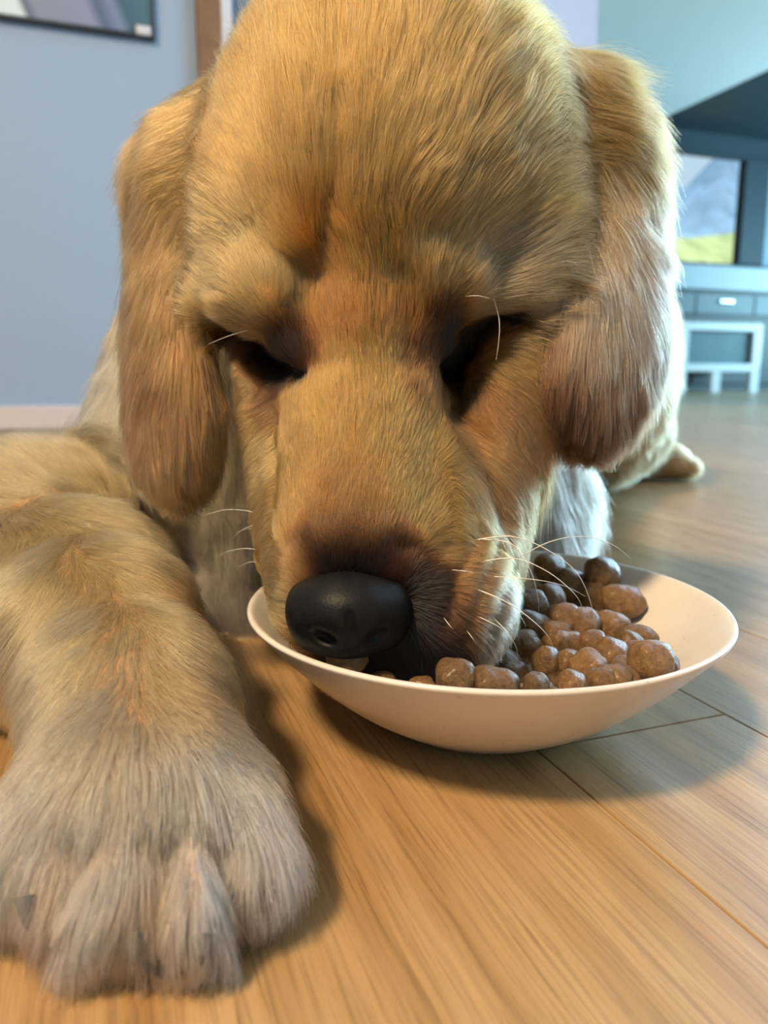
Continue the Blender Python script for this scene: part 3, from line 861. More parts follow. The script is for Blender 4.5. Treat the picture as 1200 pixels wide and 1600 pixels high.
# region, x, y, dx, dy, length mm, lift
GUIDES = [
    ('head', 545, 850, 0, -1, 4.5, .30), ('head', 480, 860, -.5, -.8, 5, .30), ('head', 620, 850, .5, -.8, 5, .3),
    ('head', 560, 760, 0, -1, 6, .28), ('head', 470, 780, -.3, -1, 6, .28), ('head', 650, 770, .5, -.9, 6, .28),
    ('head', 570, 660, .05, -1, 7, .28), ('head', 490, 670, -.2, -1, 7, .28), ('head', 660, 660, .4, -.9, 7, .3),
    ('head', 575, 580, 0, -1, 8, .28), ('head', 500, 600, -.2, -1, 8, .28), ('head', 640, 590, .3, -1, 8, .28),
    ('head', 430, 900, -.8, .1, 7, .4), ('head', 430, 960, -.6, .7, 9, .45), ('head', 470, 1020, -.3, .9, 9, .5),
    ('head', 690, 900, .9, -.2, 8, .35), ('head', 740, 920, .9, .2, 8, .35), ('head', 780, 930, .8, .5, 9, .4),
    ('head', 700, 980, .8, .5, 8, .4), ('head', 750, 1010, .6, .8, 10, .45), ('head', 650, 1020, .3, .9, 9, .4), ('head', 560, 1040, 0, 1, 7, .4),
    ('head', 410, 700, -.7, .6, 9, .4), ('head', 405, 620, -.7, .5, 10, .4), ('head', 415, 800, -.7, .5, 8, .4), ('head', 380, 560, -.6, .6, 9, .35),
    ('head', 770, 680, .6, .6, 10, .3), ('head', 800, 760, .6, .8, 11, .35), ('head', 800, 860, .6, .8, 11, .4), ('head', 740, 780, .6, .4, 9, .3), ('head', 730, 620, .5, .6, 8, .3), ('head', 820, 580, .7, .6, 11, .3),
    ('head', 565, 470, 0, -1, 10, .28), ('head', 565, 380, 0, -1, 13, .25), ('head', 560, 280, 0, -1, 15, .22), ('head', 540, 160, -.05, -1, 17, .22), ('head', 590, 60, 0, -1, 19, .25),
    ('head', 430, 500, -.1, -1, 9, .4), ('head', 420, 450, -.35, -.9, 11, .35), ('head', 340, 450, -.9, -.2, 13, .35), ('head', 350, 400, -.9, -.4, 14, .3), ('head', 420, 380, -.5, -.85, 13, .27),
    ('head', 330, 320, -.8, -.5, 16, .28), ('head', 400, 280, -.45, -.9, 16, .24), ('head', 470, 250, -.2, -1, 15, .22), ('head', 440, 130, -.3, -1, 18, .22), ('head', 360, 180, -.6, -.6, 19, .25), ('head', 480, 50, -.2, -1, 19, .25),
    ('head', 690, 490, .1, -1, 9, .4), ('head', 670, 430, .2, -1, 11, .35), ('head', 720, 420, .5, -.8, 12, .3), ('head', 800, 450, .9, -.25, 15, .35), ('head', 850, 440, .95, .1, 20, .35), ('head', 800, 380, .85, -.5, 16, .28), ('head', 700, 330, .45, -.9, 15, .25),
    ('head', 790, 280, .7, -.7, 17, .25), ('head', 860, 300, .9, -.2, 22, .28), ('head', 680, 200, .3, -1, 16, .22), ('head', 780, 150, .6, -.6, 20, .25), ('head', 700, 60, .3, -.9, 19, .25), ('head', 860, 180, .9, 0, 28, .3), ('head', 820, 90, .8, -.3, 26, .3), ('head', 920, 150, .95, .15, 38, .4),
    ('head', 300, 230, -.9, .2, 26, .35), ('head', 310, 350, -.6, .5, 18, .3),
    ('ear_a', 255, 230, -.7, .6, 23, 0.18), ('ear_a', 240, 320, -.5, .9, 24, 0.18), ('ear_a', 280, 320, -.2, 1, 17, 0.13), ('ear_a', 220, 420, -.35, 1, 24, 0.17), ('ear_a', 280, 450, 0, 1, 17, 0.12), ('ear_a', 240, 560, -.1, 1, 20, 0.12), ('ear_a', 300, 560, .1, 1, 17, 0.12), ('ear_a', 260, 680, .05, 1, 19, 0.12), ('ear_a', 320, 680, .1, 1, 17, 0.13), ('ear_a', 285, 750, .1, 1, 16, 0.12),
    ('ear_b', 950, 170, .8, .35, 30, 0.24), ('ear_b', 1000, 230, .8, .6, 30, 0.23), ('ear_b', 950, 280, .5, .9, 27, 0.18), ('ear_b', 1010, 330, .7, .75, 29, 0.21), ('ear_b', 950, 380, .2, 1, 24, 0.15), ('ear_b', 1010, 430, .55, .85, 27, 0.19), ('ear_b', 930, 460, 0, 1, 22, 0.13), ('ear_b', 1000, 530, .2, 1, 23, 0.15), ('ear_b', 920, 560, -.05, 1, 19, 0.11), ('ear_b', 980, 620, .05, 1, 19, 0.12), ('ear_b', 900, 640, .0, 1, 16, 0.11), ('ear_b', 930, 690, 0, 1, 14, 0.11),
    ('torso', 190, 560, -.25, .95, 32, .12), ('torso', 160, 660, .1, .9, 38, .15), ('torso', 120, 700, .8, .5, 45, .2), ('torso', 220, 740, .8, .7, 45, .2), ('torso', 250, 820, .6, .9, 50, .22), ('torso', 340, 900, .5, .9, 55, .25), ('torso', 370, 960, .4, .9, 45, .2), ('torso', 370, 760, .1, 1, 45, .2), ('torso', 850, 700, .15, 1, 50, .25), ('torso', 850, 800, .1, 1, 50, .25),
    ('leg', 60, 720, -.3, -.6, 26, .3), ('leg', 20, 760, -.5, -.3, 26, .3), ('leg', 110, 790, .5, .6, 20, .22), ('leg', 200, 860, .6, .7, 14, .22), ('leg', 60, 860, .1, 1, 16, .2), ('leg', 130, 930, .15, 1, 12, .2), ('leg', 260, 930, .5, .9, 12, .25), ('leg', 10, 1000, -.5, .7, 25, .3), ('leg', 10, 1090, -.5, .8, 30, .3), ('leg', 25, 1120, .1, .9, 26, .3),
    ('leg', 180, 1020, 0, 1, 10, .22), ('leg', 290, 1020, .3, 1, 10, .25), ('leg', 80, 1060, -.2, 1, 11, .25), ('leg', 220, 1130, .05, 1, 11, .25), ('leg', 340, 1150, .45, .9, 12, .28), ('leg', 90, 1170, -.25, 1, 12, .25),
    ('leg', 230, 1230, .05, 1, 14, .25), ('leg', 400, 1250, .5, .8, 16, .35), ('leg', 60, 1260, -.4, 1, 14, .25), ('leg', 150, 1300, -.08, 1, 16, .2), ('leg', 310, 1300, .1, 1, 16, .2), ('leg', 405, 1320, .25, 1, 18, .25), ('leg', 20, 1340, -.15, 1, 16, .2), ('leg', 150, 1420, -.12, 1, 13, .15), ('leg', 300, 1420, .1, 1, 12, .15), ('leg', 350, 1400, .15, 1, 14, .15), ('leg', 410, 1360, .1, 1, 16, .15), ('leg', 225, 1400, .0, 1, 16, .15),
]
GP, GD, GL, GF, GR = [], [], [], [], []
for (rg, x, y, dx, dy, ln, lf_) in GUIDES:
    p, n = hit(x, y)
    if p is None: continue
    GP.append(p); GD.append(imgdir(dx, dy, -.55 if (rg == 'leg' and y > 1150) else 0.0)); GL.append(ln * 1e-3); GF.append(lf_); GR.append(REG.index(rg))
# guides in the round for what the camera does not see
for (rg, p, d, ln, lf_) in [('torso', (.0, .75, .36), (.2, .95, -.15), .05, .2), ('torso', (.1, 1.0, .34), (.2, .95, -.2), .05, .2), ('torso', (.30, .9, .2), (.3, .6, -.8), .05, .2), ('torso', (-.2, .8, .2), (.1, .6, -.8), .05, .2),
                            ('torso', (.38, 1.05, .2), (.3, .1, -.95), .045, .2), ('torso', (.36, 1.2, .04), (.9, .1, -.2), .022, .2), ('torso', (.45, 1.2, .04), (1, 0, -.2), .014, .2), ('torso', (.1, 1.45, .04), (-.6, .8, -.1), .06, .4),
                            ('head', (.0, .43, .35), (0, 1, -.1), .02, .25), ('head', (.0, .46, .25), (0, .8, -.5), .03, .25)]:
    GP.append(np.array(p)); GD.append(np.array(d) / np.linalg.norm(d)); GL.append(ln); GF.append(lf_); GR.append(REG.index(rg))
GP = np.array(GP); GD = np.array(GD); GL = np.array(GL); GF = np.array(GF); GR = np.array(GR)

GOLD = (.64, .40, .17); CREAM = (.80, .64, .42); TAN = (.50, .31, .15); DARK = (.022, .018, .016); BROWN = (.20, .115, .06); PALE = (.88, .79, .67); FURROW_SHADE = (.50, .30, .125); WHITE = (.82, .76, .68)
# region, x, y, sigma mm, colour
CSPOT = [
    ('head', 560, 700, 25, GOLD), ('head', 560, 300, 40, GOLD), ('head', 420, 250, 30, (.62, .40, .19)), ('head', 740, 250, 30, (.64, .42, .20)), ('head', 560, 80, 30, (.64, .41, .18)),
    ('head', 545, 888, 6, DARK), ('head', 500, 880, 5, DARK), ('head', 595, 880, 5, DARK), ('head', 545, 862, 5, (.06, .045, .03)), ('head', 640, 930, 4, DARK), ('head', 520, 840, 5, (.34, .25, .14)), ('head', 570, 835, 5, (.34, .25, .14)), ('head', 620, 890, 5, BROWN), ('head', 470, 890, 4, (.42, .30, .16)),
    ('head', 545, 780, 6, (.46, .30, .14)), ('head', 660, 960, 6, DARK), ('head', 650, 920, 4, (.05, .035, .03)), ('head', 640, 1010, 8, DARK), ('head', 560, 1040, 10, DARK), ('head', 690, 1020, 6, (.05, .04, .03)), ('head', 490, 1040, 4, BROWN),
    ('head', 700, 970, 6, (.20, .12, .06)), ('head', 740, 930, 8, (.40, .26, .13)), ('head', 780, 960, 7, (.62, .52, .40)), ('head', 770, 1000, 6, (.45, .36, .27)),
    ('head', 425, 920, 7, (.70, .50, .26)), ('head', 430, 980, 6, (.66, .47, .25)), ('head', 400, 720, 7, (.66, .45, .22)), ('head', 380, 580, 6, (.64, .45, .23)),
    ('head', 460, 560, 5, DARK), ('head', 450, 535, 4, (.07, .05, .035)), ('head', 420, 560, 5, DARK), ('head', 370, 535, 3, (.12, .08, .05)), ('head', 455, 595, 4, DARK), ('head', 440, 620, 4, (.30, .21, .12)),
    ('head', 690, 540, 6, DARK), ('head', 685, 500, 3.5, (.06, .045, .035)), ('head', 730, 530, 5, DARK), ('head', 770, 508, 3.5, (.05, .035, .03)), ('head', 695, 580, 5, DARK), ('head', 665, 560, 4, (.14, .085, .045)), ('head', 660, 600, 4, (.34, .23, .12)),
    ('head', 430, 480, 6, (.70, .52, .28)), ('head', 440, 440, 6, (.62, .44, .22)), ('head', 665, 455, 7, (.64, .44, .21)), ('head', 790, 440, 9, (.70, .54, .34)), ('head', 330, 440, 9, (.70, .50, .28)), ('head', 350, 380, 9, (.68, .49, .26)),
    ('head', 512, 360, 5, FURROW_SHADE), ('head', 505, 430, 6, FURROW_SHADE), ('head', 500, 500, 6, (.42, .26, .115)), ('head', 630, 500, 5, (.42, .26, .115)), ('head', 565, 490, 5, (.42, .26, .11)),  # furrow spots paint the forehead's self-shadow as darker fur
    ('head', 770, 680, 12, (.46, .30, .16)), ('head', 800, 800, 10, (.50, .34, .19)), ('head', 745, 640, 6, (.36, .23, .12)), ('head', 900, 160, 15, (.62, .38, .16)), ('head', 300, 220, 15, (.60, .40, .19)),  # right cheek spots carry the cheek's shadow in a darker colour
    ('ear_a', 260, 300, 20, (.56, .37, .18)), ('ear_a', 280, 450, 20, (.50, .33, .165)), ('ear_a', 270, 600, 20, (.46, .29, .14)), ('ear_a', 285, 730, 15, (.50, .33, .17)), ('ear_a', 220, 600, 8, (.42, .26, .13)),
    ('ear_b', 950, 200, 20, (.60, .38, .17)), ('ear_b', 950, 300, 14, (.60, .40, .20)), ('ear_b', 1000, 330, 15, (.62, .50, .38)), ('ear_b', 960, 430, 15, (.72, .60, .46)), ('ear_b', 1020, 430, 10, (.50, .38, .28)), ('ear_b', 930, 520, 12, (.62, .48, .34)), ('ear_b', 920, 600, 8, (.18, .11, .07)), ('ear_b', 980, 610, 8, (.20, .13, .085)), ('ear_b', 890, 650, 9, (.13, .082, .052)), ('ear_b', 940, 655, 9, (.14, .09, .058)), ('ear_b', 870, 600, 8, (.17, .11, .07)), ('ear_b', 915, 685, 9, (.13, .082, .052)), ('ear_b', 880, 540, 7, (.28, .18, .11)), ('ear_b', 960, 570, 6, (.30, .21, .14)), ('ear_b', 1025, 360, 6, (.34, .25, .18)),  # pale middle paints daylight, dark lower spots paint the ear's shade
    ('torso', 190, 560, 25, (.94, .80, .56)), ('torso', 170, 620, 20, (.94, .80, .55)), ('torso', 130, 700, 30, (.86, .66, .38)), ('torso', 220, 750, 30, (.86, .68, .42)), ('torso', 320, 880, 35, (.95, .88, .76)), ('torso', 250, 800, 25, (.90, .76, .54)), ('torso', 370, 960, 25, (.92, .85, .74)), ('torso', 850, 760, 50, WHITE), ('torso', 1045, 480, 60, (.78, .66, .55)), ('torso', 1000, 720, 40, (.72, .54, .32)),  # chest ruff colour lightened to make up for the head's shadow
    ('leg', 60, 720, 25, (.74, .55, .32)), ('leg', 80, 850, 30, (.76, .56, .31)), ('leg', 180, 1000, 25, (.78, .58, .34)), ('leg', 290, 950, 10, (.44, .29, .14)), ('leg', 200, 1130, 20, (.78, .61, .40)), ('leg', 20, 1080, 20, (.74, .57, .34)), ('leg', 310, 1090, 10, (.46, .33, .19)),
    ('leg', 220, 1250, 15, (.84, .70, .53)), ('leg', 100, 1250, 12, (.86, .73, .55)), ('leg', 150, 1380, 12, PALE), ('leg', 310, 1360, 12, (.90, .84, .76)), ('leg', 20, 1340, 10, PALE), ('leg', 400, 1320, 10, PALE), ('leg', 235, 1380, 5, (.42, .31, .20)), ('leg', 150, 1450, 10, (.88, .79, .66)), ('leg', 250, 1480, 6, (.50, .39, .28)), ('leg', 60, 1400, 5, (.14, .11, .09)), ('leg', 390, 1400, 4, (.10, .08, .07)),
]
CP, CC, CS, CR = [], [], [], []
for (rg, x, y, sg, c) in CSPOT:
    p, n = hit(x, y)
    if p is None: continue
    CP.append(p); CC.append(tuple(g_ * q ** 1.72 for q, g_ in zip(c, (1.24, .97, .90)))); CS.append(sg * 1e-3); CR.append(REG.index(rg))
CP = np.array(CP); CC = np.array(CC); CS = np.array(CS); CR = np.array(CR)
REGBASE = np.array([GOLD, (.66, .48, .26), (.60, .43, .23), (.50, .33, .165), (.50, .35, .21)]) ** 1.72 * np.array([1.24, .97, .90])

def region_of(P):
    X, Y, Z = P[:, 0].astype(np.float32), P[:, 1].astype(np.float32), P[:, 2].astype(np.float32)
    return np.argmin(np.stack([eval_group(g, X, Y, Z) for g in REG]), axis=0)
def guide_at(P, reg):
    D = np.zeros_like(P); L = np.zeros(len(P)); Fl = np.zeros(len(P))
    for a in range(0, len(P), 60000):
        p = P[a:a + 60000]; r = reg[a:a + 60000]
        d2 = np.maximum((p * p).sum(1)[:, None] + (GP * GP).sum(1)[None] - 2 * p @ GP.T, 0)
        wt_ = (d2 + 2.5e-5); wt_ = 1.0 / (wt_ * wt_)
        wt_ *= np.where(r[:, None] == GR[None], 1.0, 0.01)
        wt_ /= wt_.sum(1, keepdims=True)
        D[a:a + 60000] = wt_ @ GD; L[a:a + 60000] = wt_ @ GL; Fl[a:a + 60000] = wt_ @ GF
    return D, L, Fl
def colour_at(P, reg):
    C = np.zeros_like(P)
    for a in range(0, len(P), 60000):
        p = P[a:a + 60000]; r = reg[a:a + 60000]
        d2 = np.maximum((p * p).sum(1)[:, None] + (CP * CP).sum(1)[None] - 2 * p @ CP.T, 0)
        # small spots win over broad ones where they are close
        wt_ = np.exp(-d2 / (2 * CS[None] ** 2)) * (0.010 / CS[None]) ** 2.3
        wt_ *= np.where(r[:, None] == CR[None], 1.0, 0.02) * np.where(CC.max(1) < .02, 3.0, 1.0)[None]
        b = 0.03
        C[a:a + 60000] = (wt_ @ CC + b * REGBASE[r]) / (wt_.sum(1, keepdims=True) + b)
    return C

# triangles of the body for sampling
TRI = np.concatenate([DQ[:, [0, 1, 2]], DQ[:, [0, 2, 3]]])
Ta, Tb, Tc = DV[TRI[:, 0]], DV[TRI[:, 1]], DV[TRI[:, 2]]
TAREA = 0.5 * np.linalg.norm(np.cross(Tb - Ta, Tc - Ta), axis=1)
TCEN = (Ta + Tb + Tc) / 3
TNOR = DN[TRI].mean(1); TNOR /= np.linalg.norm(TNOR, axis=1, keepdims=True)
TREG = region_of(TCEN)
view = CAM - TCEN; vdist = np.linalg.norm(view, axis=1)
FACING = (TNOR * view).sum(1) / vdist
DENS = np.array([3.4, 1.3, 3.2, 2.4, 2.4])[TREG] * 1e6            # strands per m2
DENS = DENS * np.where(FACING < -0.25, 0.25, 1.0)
DENS = DENS * np.clip((0.62 / np.maximum(TCEN[:, 1], .3)) ** 3, 0.05, 1.0)
px = 600 + FPX * ((TCEN - CAM) @ RGT) / ((TCEN - CAM) @ FWD); py = 800 - FPX * ((TCEN - CAM) @ UPV) / ((TCEN - CAM) @ FWD)
muz = (TREG == 0) & (py > 560) & (FACING > -.25)
DENS = np.where(muz, DENS * 1.9, DENS)
DENS = np.where(TCEN[:, 2] < 0.004, 0, DENS)
# no coat where the nose leather sits and inside the eyelids
NOSE_C = pix(545, 952, .300)
nd_ = (TCEN - NOSE_C)
ne = (nd_ @ RGT / .0225) ** 2 + (nd_ @ UPV / .0150) ** 2
DENS = np.where((ne < 1.0) & (TCEN[:, 1] < .33) & (TREG == 0), 0, DENS)
EXPECT = DENS * TAREA
NTRI = rng.poisson(EXPECT)
TI = np.repeat(np.arange(len(TRI)), NTRI)
r1 = np.sqrt(rng.random(len(TI)))[:, None]; r2 = rng.random(len(TI))[:, None]
ROOT = Ta[TI] * (1 - r1) + Tb[TI] * (r1 * (1 - r2)) + Tc[TI] * (r1 * r2)
RN = TNOR[TI]; RREG = TREG[TI]; RY = TCEN[TI, 1]
print('strands', len(TI), [int((RREG == i).sum()) for i in range(5)])

def strand_dirs(P, N, reg):
    D, L, Fl = guide_at(P, reg)
    sc_ = np.where(reg == 2, .55, 1.0)[:, None]
    for f, amp in ((38.0, .26), (140.0, .24)):
        D = D + amp * sc_ * np.stack([vnoise(P * f, 11), vnoise(P * f, 12), vnoise(P * f, 13)], 1)
    D = D - (D * N).sum(1, keepdims=True) * N
    D /= np.linalg.norm(D, axis=1, keepdims=True) + 1e-9
    return D, L, Fl
DIRS, LEN, LIFT = strand_dirs(ROOT, RN, RREG)
RCOL = colour_at(ROOT, RREG)
LEN = LEN * (0.75 + 0.5 * rng.random(len(LEN))) * (1 + .15 * vnoise(ROOT * 90, 5))

def mat_fur():
    t = NT('golden_fur')
    t.n.remove(t.b)
    at = t.add('ShaderNodeAttribute', attribute_name='fcol')
    h = t.add('ShaderNodeBsdfHairPrincipled')
    h.parametrization = 'COLOR'
    h.inputs['Roughness'].default_value = 0.36
    h.inputs['Radial Roughness'].default_value = 0.55
    h.inputs['Random Roughness'].default_value = 0.2
    t.link(at.outputs['Color'], h.inputs['Color'])
    t.link(h.outputs[0], t.out.inputs['Surface'])
    return t.m
M_FUR = mat_fur()

def build_fur(name, idx, clump, per, npts, wig, rad, droop, label=None):
    P = ROOT[idx]; N = RN[idx]; D = DIRS[idx]; L = LEN[idx]; F = LIFT[idx]
    n = len(P)
    jit = rng.normal(0, .10, (n, 3)); D = D + jit; D /= np.linalg.norm(D, axis=1, keepdims=True)
    F = F * (0.8 + 0.4 * rng.random(n))
    s = np.linspace(0, 1, npts)[None, :, None]
    def shape(P, N, D, L, F):
        L_ = L[:, None, None]
        q = P[:, None] + L_ * s * (D[:, None] * np.sqrt(np.maximum(1 - F ** 2, .1))[:, None, None]) + L_ * N[:, None] * F[:, None, None] * (s * 1.25 - 0.75 * s ** 2)
        q[..., 2] -= (L_ * droop * s ** 2)[..., 0]
        return q
    Q = shape(P, N, D, L, F)
    if clump > 0:
        m = max(4, n // per)
        ci = rng.choice(n, m, replace=False)
        kd = KDTree(m)
        for i, c in enumerate(ci): kd.insert(P[c], i)
        kd.balance()
        near = np.array([kd.find(p)[1] for p in P.tolist()])
        CQ = shape(P[ci], N[ci], D[ci], L[ci], F[ci])[near]
        ratio = np.clip(L / np.maximum(L[ci][near], 1e-6), 0.4, 1.3)[:, None, None]
        CQ = P[ci][near][:, None] + (CQ - P[ci][near][:, None]) * ratio
        cs = clump * (0.6 + 0.6 * rng.random(n))[:, None, None] * s ** 1.3
        Q = Q + (CQ - Q) * np.clip(cs, 0, .95)
    if wig > 0:
        ph = (Q.reshape(-1, 3)) * 70.0
        wv_ = np.stack([vnoise(ph, 21), vnoise(ph, 22), vnoise(ph, 23)], 1).reshape(Q.shape)
        Q = Q + wv_ * (L[:, None, None] * wig * s)
    Q[..., 2] = np.maximum(Q[..., 2], 0.0008)
    col = RCOL[idx] * np.exp(rng.normal(0, .27, (n, 1))) * (1 + .12 * vnoise(P * 200, 31)[:, None])
    col = np.clip(col, 0.004, .93)
    hc = bpy.data.hair_curves.new(name)
    hc.add_curves([npts] * n)
    hc.position_data.foreach_set('vector', Q.astype(np.float32).ravel())
    ra = hc.attributes.get('radius') or hc.attributes.new('radius', 'FLOAT', 'POINT')
    taper = (1 - 0.82 * np.linspace(0, 1, npts) ** 1.5)[None, :]
    rr = (rad * (0.75 + .5 * rng.random(n)) * np.clip(RY[idx] / .42, 1.0, 3.5))[:, None] * taper
    ra.data.foreach_set('value', rr.astype(np.float32).ravel())
    ca = hc.attributes.new('fcol', 'FLOAT_COLOR', 'CURVE')
    ca.data.foreach_set('color', np.concatenate([col, np.ones((n, 1))], 1).astype(np.float32).ravel())
    hc.materials.append(M_FUR)
    o = bpy.data.objects.new(name, hc); COL.objects.link(o); o.parent = dog
    o['kind'] = 'stuff'
    if label: o['label'] = label
    return o
RPX = px[TI]; RPY = py[TI]
is_m = muz[TI]
all_i = np.arange(len(TI))
build_fur('muzzle_fur', all_i[(RREG == 0) & is_m], .25, 9, 4, .03, 8.5e-5, .0, 'short golden muzzle coat, black around the nose')
build_fur('head_fur', all_i[(RREG == 0) & ~is_m], .45, 10, 5, .05, 1.0e-4, .0, 'golden forehead and crown coat')
build_fur('ear_fur', all_i[RREG == 3], .6, 14, 7, .07, 1.1e-4, .12, 'tan long ear coat')
build_fur('ear_fur', all_i[RREG == 4], .6, 14, 7, .07, 1.1e-4, .12, 'wavy ear coat with daylight and shade painted into its colours')
paw = (RREG == 2) & (ROOT[:, 1] < .262)
build_fur('body_fur', all_i[RREG == 1], .6, 14, 7, .06, 1.3e-4, .10, 'cream long coat of the chest and body')
build_fur('foreleg_fur', all_i[(RREG == 2) & ~paw], .4, 10, 5, .05, 1.0e-4, .03, 'sandy foreleg coat')
build_fur('paw_fur', all_i[paw], .55, 12, 6, .05, 1.0e-4, .04, 'pale paw coat')
# same colours on the undercoat
VREG = region_of(DV); VCOL = colour_at(DV, VREG) ** 0.78 * 0.72
va = body.data.attributes.new('fcol', 'FLOAT_COLOR', 'POINT')
va.data.foreach_set('color', np.concatenate([VCOL, np.ones((len(VCOL), 1))], 1).astype(np.float32).ravel())
t_ = M_SKIN.node_tree
at_ = t_.nodes.new('ShaderNodeAttribute'); at_.attribute_name = 'fcol'
t_.links.new(at_.outputs['Color'], t_.nodes['Principled BSDF'].inputs['Base Color'])

# ------------------------------------------------------------------ nose, eyes, claws, pads, whiskers
def mat_nose():
    t = NT('black_nose_leather')
    vo = t.add('ShaderNodeTexVoronoi'); vo.inputs['Scale'].default_value = 900.0
    t.link(t.mapping((1, 1, 1)), vo.inputs['Vector'])
    nz = t.noise(t.mapping((1, 1, 1)), 120.0, 4)
    t.link(t.ramp(nz.outputs['Fac'], [(0.3, (.004, .004, .0042)), (0.7, (.009, .0088, .009))]), t.b.inputs['Base Color'])
    t.b.inputs['Roughness'].default_value = 0.5
    t.b.inputs['Specular IOR Level'].default_value = 0.22
    t.bump(vo.outputs['Distance'], 0.18, 0.0005)
    return t.m
NOSE = [
    ('+', .006, E_(545, 945, .300, .0225, .0160, .0270)),
    ('+', .006, E_(487, 958, .304, .0095, .0140, .0190)),
    ('+', .006, E_(606, 952, .304, .0100, .0145, .0190)),
    ('+', .006, E_(545, 990, .302, .0165, .0095, .0210)),
    ('-', .0025, C_(546, 962, .2735, .0012, 546, 1040, .279, .0014)),
    ('-', .003, E_(505, 1000, .278, .0050, .0026, .008, 25)),
    ('-', .003, E_(590, 998, .278, .0050, .0026, .008, -25)),
    ('-', .002, C_(466, 985, .284, .0008, 500, 1006, .280, .0012)),
    ('-', .002, C_(628, 982, .284, .0008, 596, 1005, .280, .0012)),
]
def mesh_group(prims, h):
    lo = np.min([p.bounds()[0] for op, k, p in prims if op == '+'], 0) - .004
    hi = np.max([p.bounds()[1] for op, k, p in prims if op == '+'], 0) + .004
    ax = [np.arange(lo[i], hi[i] + h, h).astype(np.float32) for i in range(3)]
    X, Y, Z = ax[0][:, None, None], ax[1][None, :, None], ax[2][None, None, :]
    f = None
    for op, k, p in prims:
        d = p(X, Y, Z)
        f = d if f is None else (smin(f, d, k) if op == '+' else smax(f, -d, k))
    V, Q = surface_nets(f.astype(np.float32), *ax)
    return smooth_mesh(V, Q, 1, .5), Q
nv, nq = mesh_group(NOSE, .0007)
nose = quad_mesh('nose', nv, nq, mat_nose(), dog); nose['label'] = 'black leathery nose'

def ico(r, sub=3):
    bm = bmesh.new(); bmesh.ops.create_icosphere(bm, subdivisions=sub, radius=r); return bm
M_EYE = simple('dark_eye', (.012, .008, .006), 0.12, 0.6, 0.2, 200)
M_CLAW = simple('dark_grey_claw', (.16, .15, .14), 0.35, 0.5, 0.4, 150)
M_PAD = simple('black_paw_pad', (.018, .017, .017), 0.7, 0.3, 0.2, 300, bump=.3)
for (x, y) in ((425, 566), (730, 545)):
    p, n = hit(x, y)
    if p is None: continue
    bm = ico(.0095); bmesh.ops.translate(bm, verts=bm.verts, vec=Vector(p + FWD * .0100))
    e = bm_obj('eye', bm, M_EYE, dog, True); e['label'] = 'dark lowered eye'
def claw(x, y, dx, dy, ln, r):
    p, n = hit(x, y)
    if p is None: return
    a = p + n * .0026; d = imgdir(dx, dy, -.75); 
    V = []; Fc = []; seg = 10; st = 7
    s1 = np.cross(d, n); s1 /= np.linalg.norm(s1); s2 = np.cross(s1, d)
    for j in range(st):
        t = j / (st - 1)
        c = a + d * ln * t + np.array([0, 0, -1]) * ln * .35 * t * t
        c[2] = max(c[2], .002)
        rr = r * (1 - t) ** .6 + .0002
        for i in range(seg):
            an = 2 * math.pi * i / seg
            V.append(c + rr * (math.cos(an) * s1 * .75 + math.sin(an) * s2))
    for j in range(st - 1):
        for i in range(seg):
            i2 = (i + 1) % seg
            Fc.append((j * seg + i, j * seg + i2, (j + 1) * seg + i2, (j + 1) * seg + i))
    o = mesh_obj('claw', V, Fc, M_CLAW, dog, True); o['label'] = 'short dark grey claw'
claw(208, 1452, .15, .8, .0055, .0031); claw(312, 1456, .1, .8, .0055, .0031); claw(58, 1402, .3, .8, .006, .0034); claw(408, 1388, .2, .8, .0055, .0028)
def pad(x, y, rx, ry, rz):
    r = ray(x, y); tt = (0.006 - CAM[2]) / r[2]; c = CAM + r * tt
    bm = ico(1.0, 3)
    for v in bm.verts: v.co = Vector((c[0] + v.co.x * rx, c[1] + v.co.y * ry, max(.0006, .0065 + v.co.z * rz)))
    o = bm_obj('paw_pad', bm, M_PAD, dog, True); o['label'] = 'black toe pad'
pad(150, 1476, .012, .011, .005); pad(282, 1480, .011, .011, .005); pad(32, 1402, .010, .010, .005); pad(396, 1378, .007, .009, .0045)

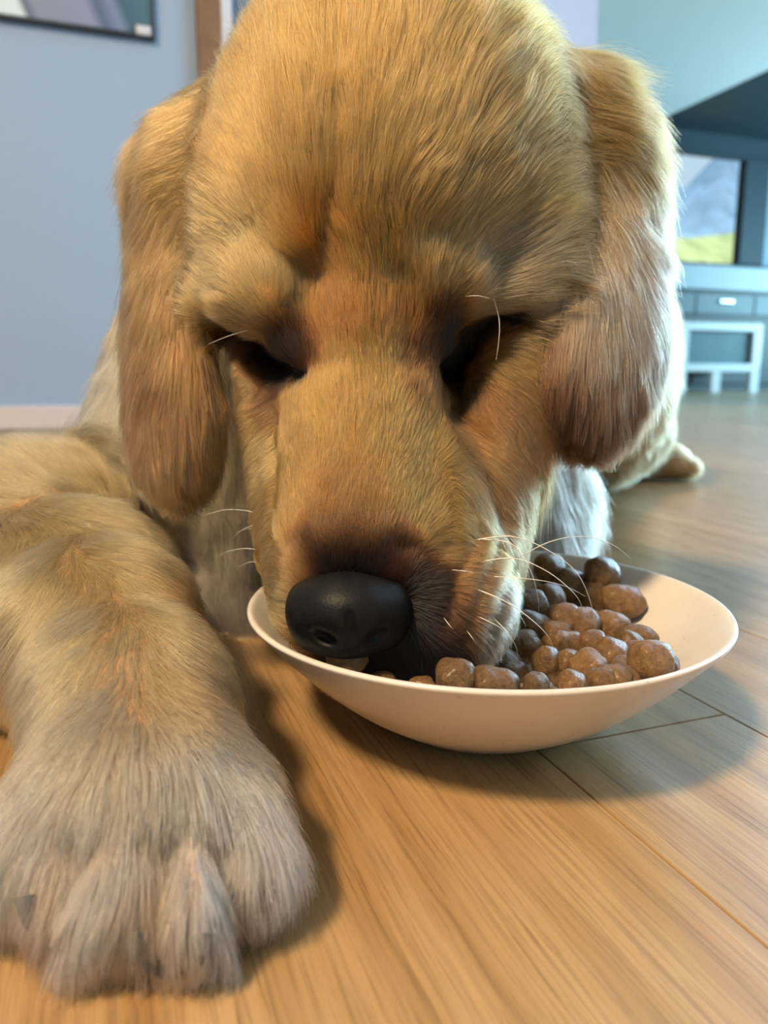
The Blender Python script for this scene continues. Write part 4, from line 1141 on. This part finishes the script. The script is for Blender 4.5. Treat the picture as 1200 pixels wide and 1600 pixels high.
def mat_whisker():
    t = NT('white_whisker')
    nz = t.noise(t.mapping((1, 1, 1)), 80)
    t.link(t.ramp(nz.outputs['Fac'], [(0, (.80, .78, .74)), (1, (.92, .91, .90))]), t.b.inputs['Base Color'])
    t.b.inputs['Roughness'].default_value = 0.3
    return t.m
M_WHISK = mat_whisker()
def whisker(pts, r0=.00022, mat=None):
    """pts: (x, y, depth); a tapered tube along a smooth curve"""
    P = np.array([pix(*p) for p in pts])
    n = 22; T = np.linspace(0, len(P) - 1, n)
    Q = []
    for t in T:
        i = min(int(t), len(P) - 2); f = t - i
        p0, p1, p2, p3 = P[max(i - 1, 0)], P[i], P[i + 1], P[min(i + 2, len(P) - 1)]
        Q.append(.5 * ((2 * p1) + (-p0 + p2) * f + (2 * p0 - 5 * p1 + 4 * p2 - p3) * f * f + (-p0 + 3 * p1 - 3 * p2 + p3) * f ** 3))
    Q = np.array(Q); V = []; Fc = []; seg = 6
    for j in range(n):
        d = Q[min(j + 1, n - 1)] - Q[max(j - 1, 0)]; d /= np.linalg.norm(d)
        a = np.cross(d, FWD); a /= np.linalg.norm(a) + 1e-9; b = np.cross(a, d)
        rr = r0 * (1 - .75 * j / (n - 1))
        for i in range(seg):
            an = 2 * math.pi * i / seg
            V.append(Q[j] + rr * (math.cos(an) * a + math.sin(an) * b))
    for j in range(n - 1):
        for i in range(seg):
            i2 = (i + 1) % seg
            Fc.append((j * seg + i, j * seg + i2, (j + 1) * seg + i2, (j + 1) * seg + i))
    return mesh_obj('whisker', V, Fc, mat or M_WHISK, dog, True)
WH = [
    [(735, 845), (800, 838), (860, 862), (905, 900), (928, 960), (932, 1000)],
    [(740, 880), (800, 872), (850, 890), (890, 920), (908, 945), (906, 968)],
    [(730, 915), (790, 940), (835, 972), (860, 1000), (868, 1028)],
    [(800, 880), (850, 850), (905, 838), (955, 850), (985, 872)],
    [(745, 842), (800, 850), (828, 890), (840, 930), (842, 956)],
    [(700, 890), (730, 893), (755, 900)],
    [(765, 960), (790, 985), (806, 1010), (810, 1030)],
    [(725, 980), (740, 1000), (748, 1020)],
    [(740, 960), (780, 980), (800, 1000)],
    [(760, 900), (830, 905), (880, 915), (915, 932)],
    [(660, 1015), (655, 1040), (645, 1055)],
    [(690, 960), (705, 980), (715, 985)],
    [(414, 806), (385, 798), (350, 797), (318, 806)],
    [(416, 818), (392, 822), (372, 832), (364, 842)],
    [(414, 862), (385, 857), (355, 862), (336, 872)],
    [(416, 880), (392, 878), (372, 886)],
    [(416, 898), (390, 897), (358, 901)],
    [(414, 832), (396, 826), (380, 828)],
]
for pl in WH:
    p, n = hit(*pl[0])
    d0 = float((p - CAM) @ FWD) + .001 if p is not None else .31
    right = pl[-1][0] > pl[0][0]
    dep = [d0 + (.010 if right else .022) * i / (len(pl) - 1) - (.012 * math.sin(math.pi * i / (len(pl) - 1)) if right else 0) for i in range(len(pl))]
    whisker([(x, y, d) for (x, y), d in zip(pl, dep)], .00021 if len(pl) > 4 else .00016)
for pl in ([(770, 462), (780, 500), (779, 535), (775, 562)], [(395, 514), (360, 524), (325, 538)], [(720, 464), (745, 462), (765, 466)]):
    p, n = hit(*pl[0]); d0 = float((p - CAM) @ FWD)
    whisker([(x, y, d0 - .006 * math.sin(math.pi * .6 * i / (len(pl) - 1))) for i, (x, y) in enumerate(pl)], .00018)
#END
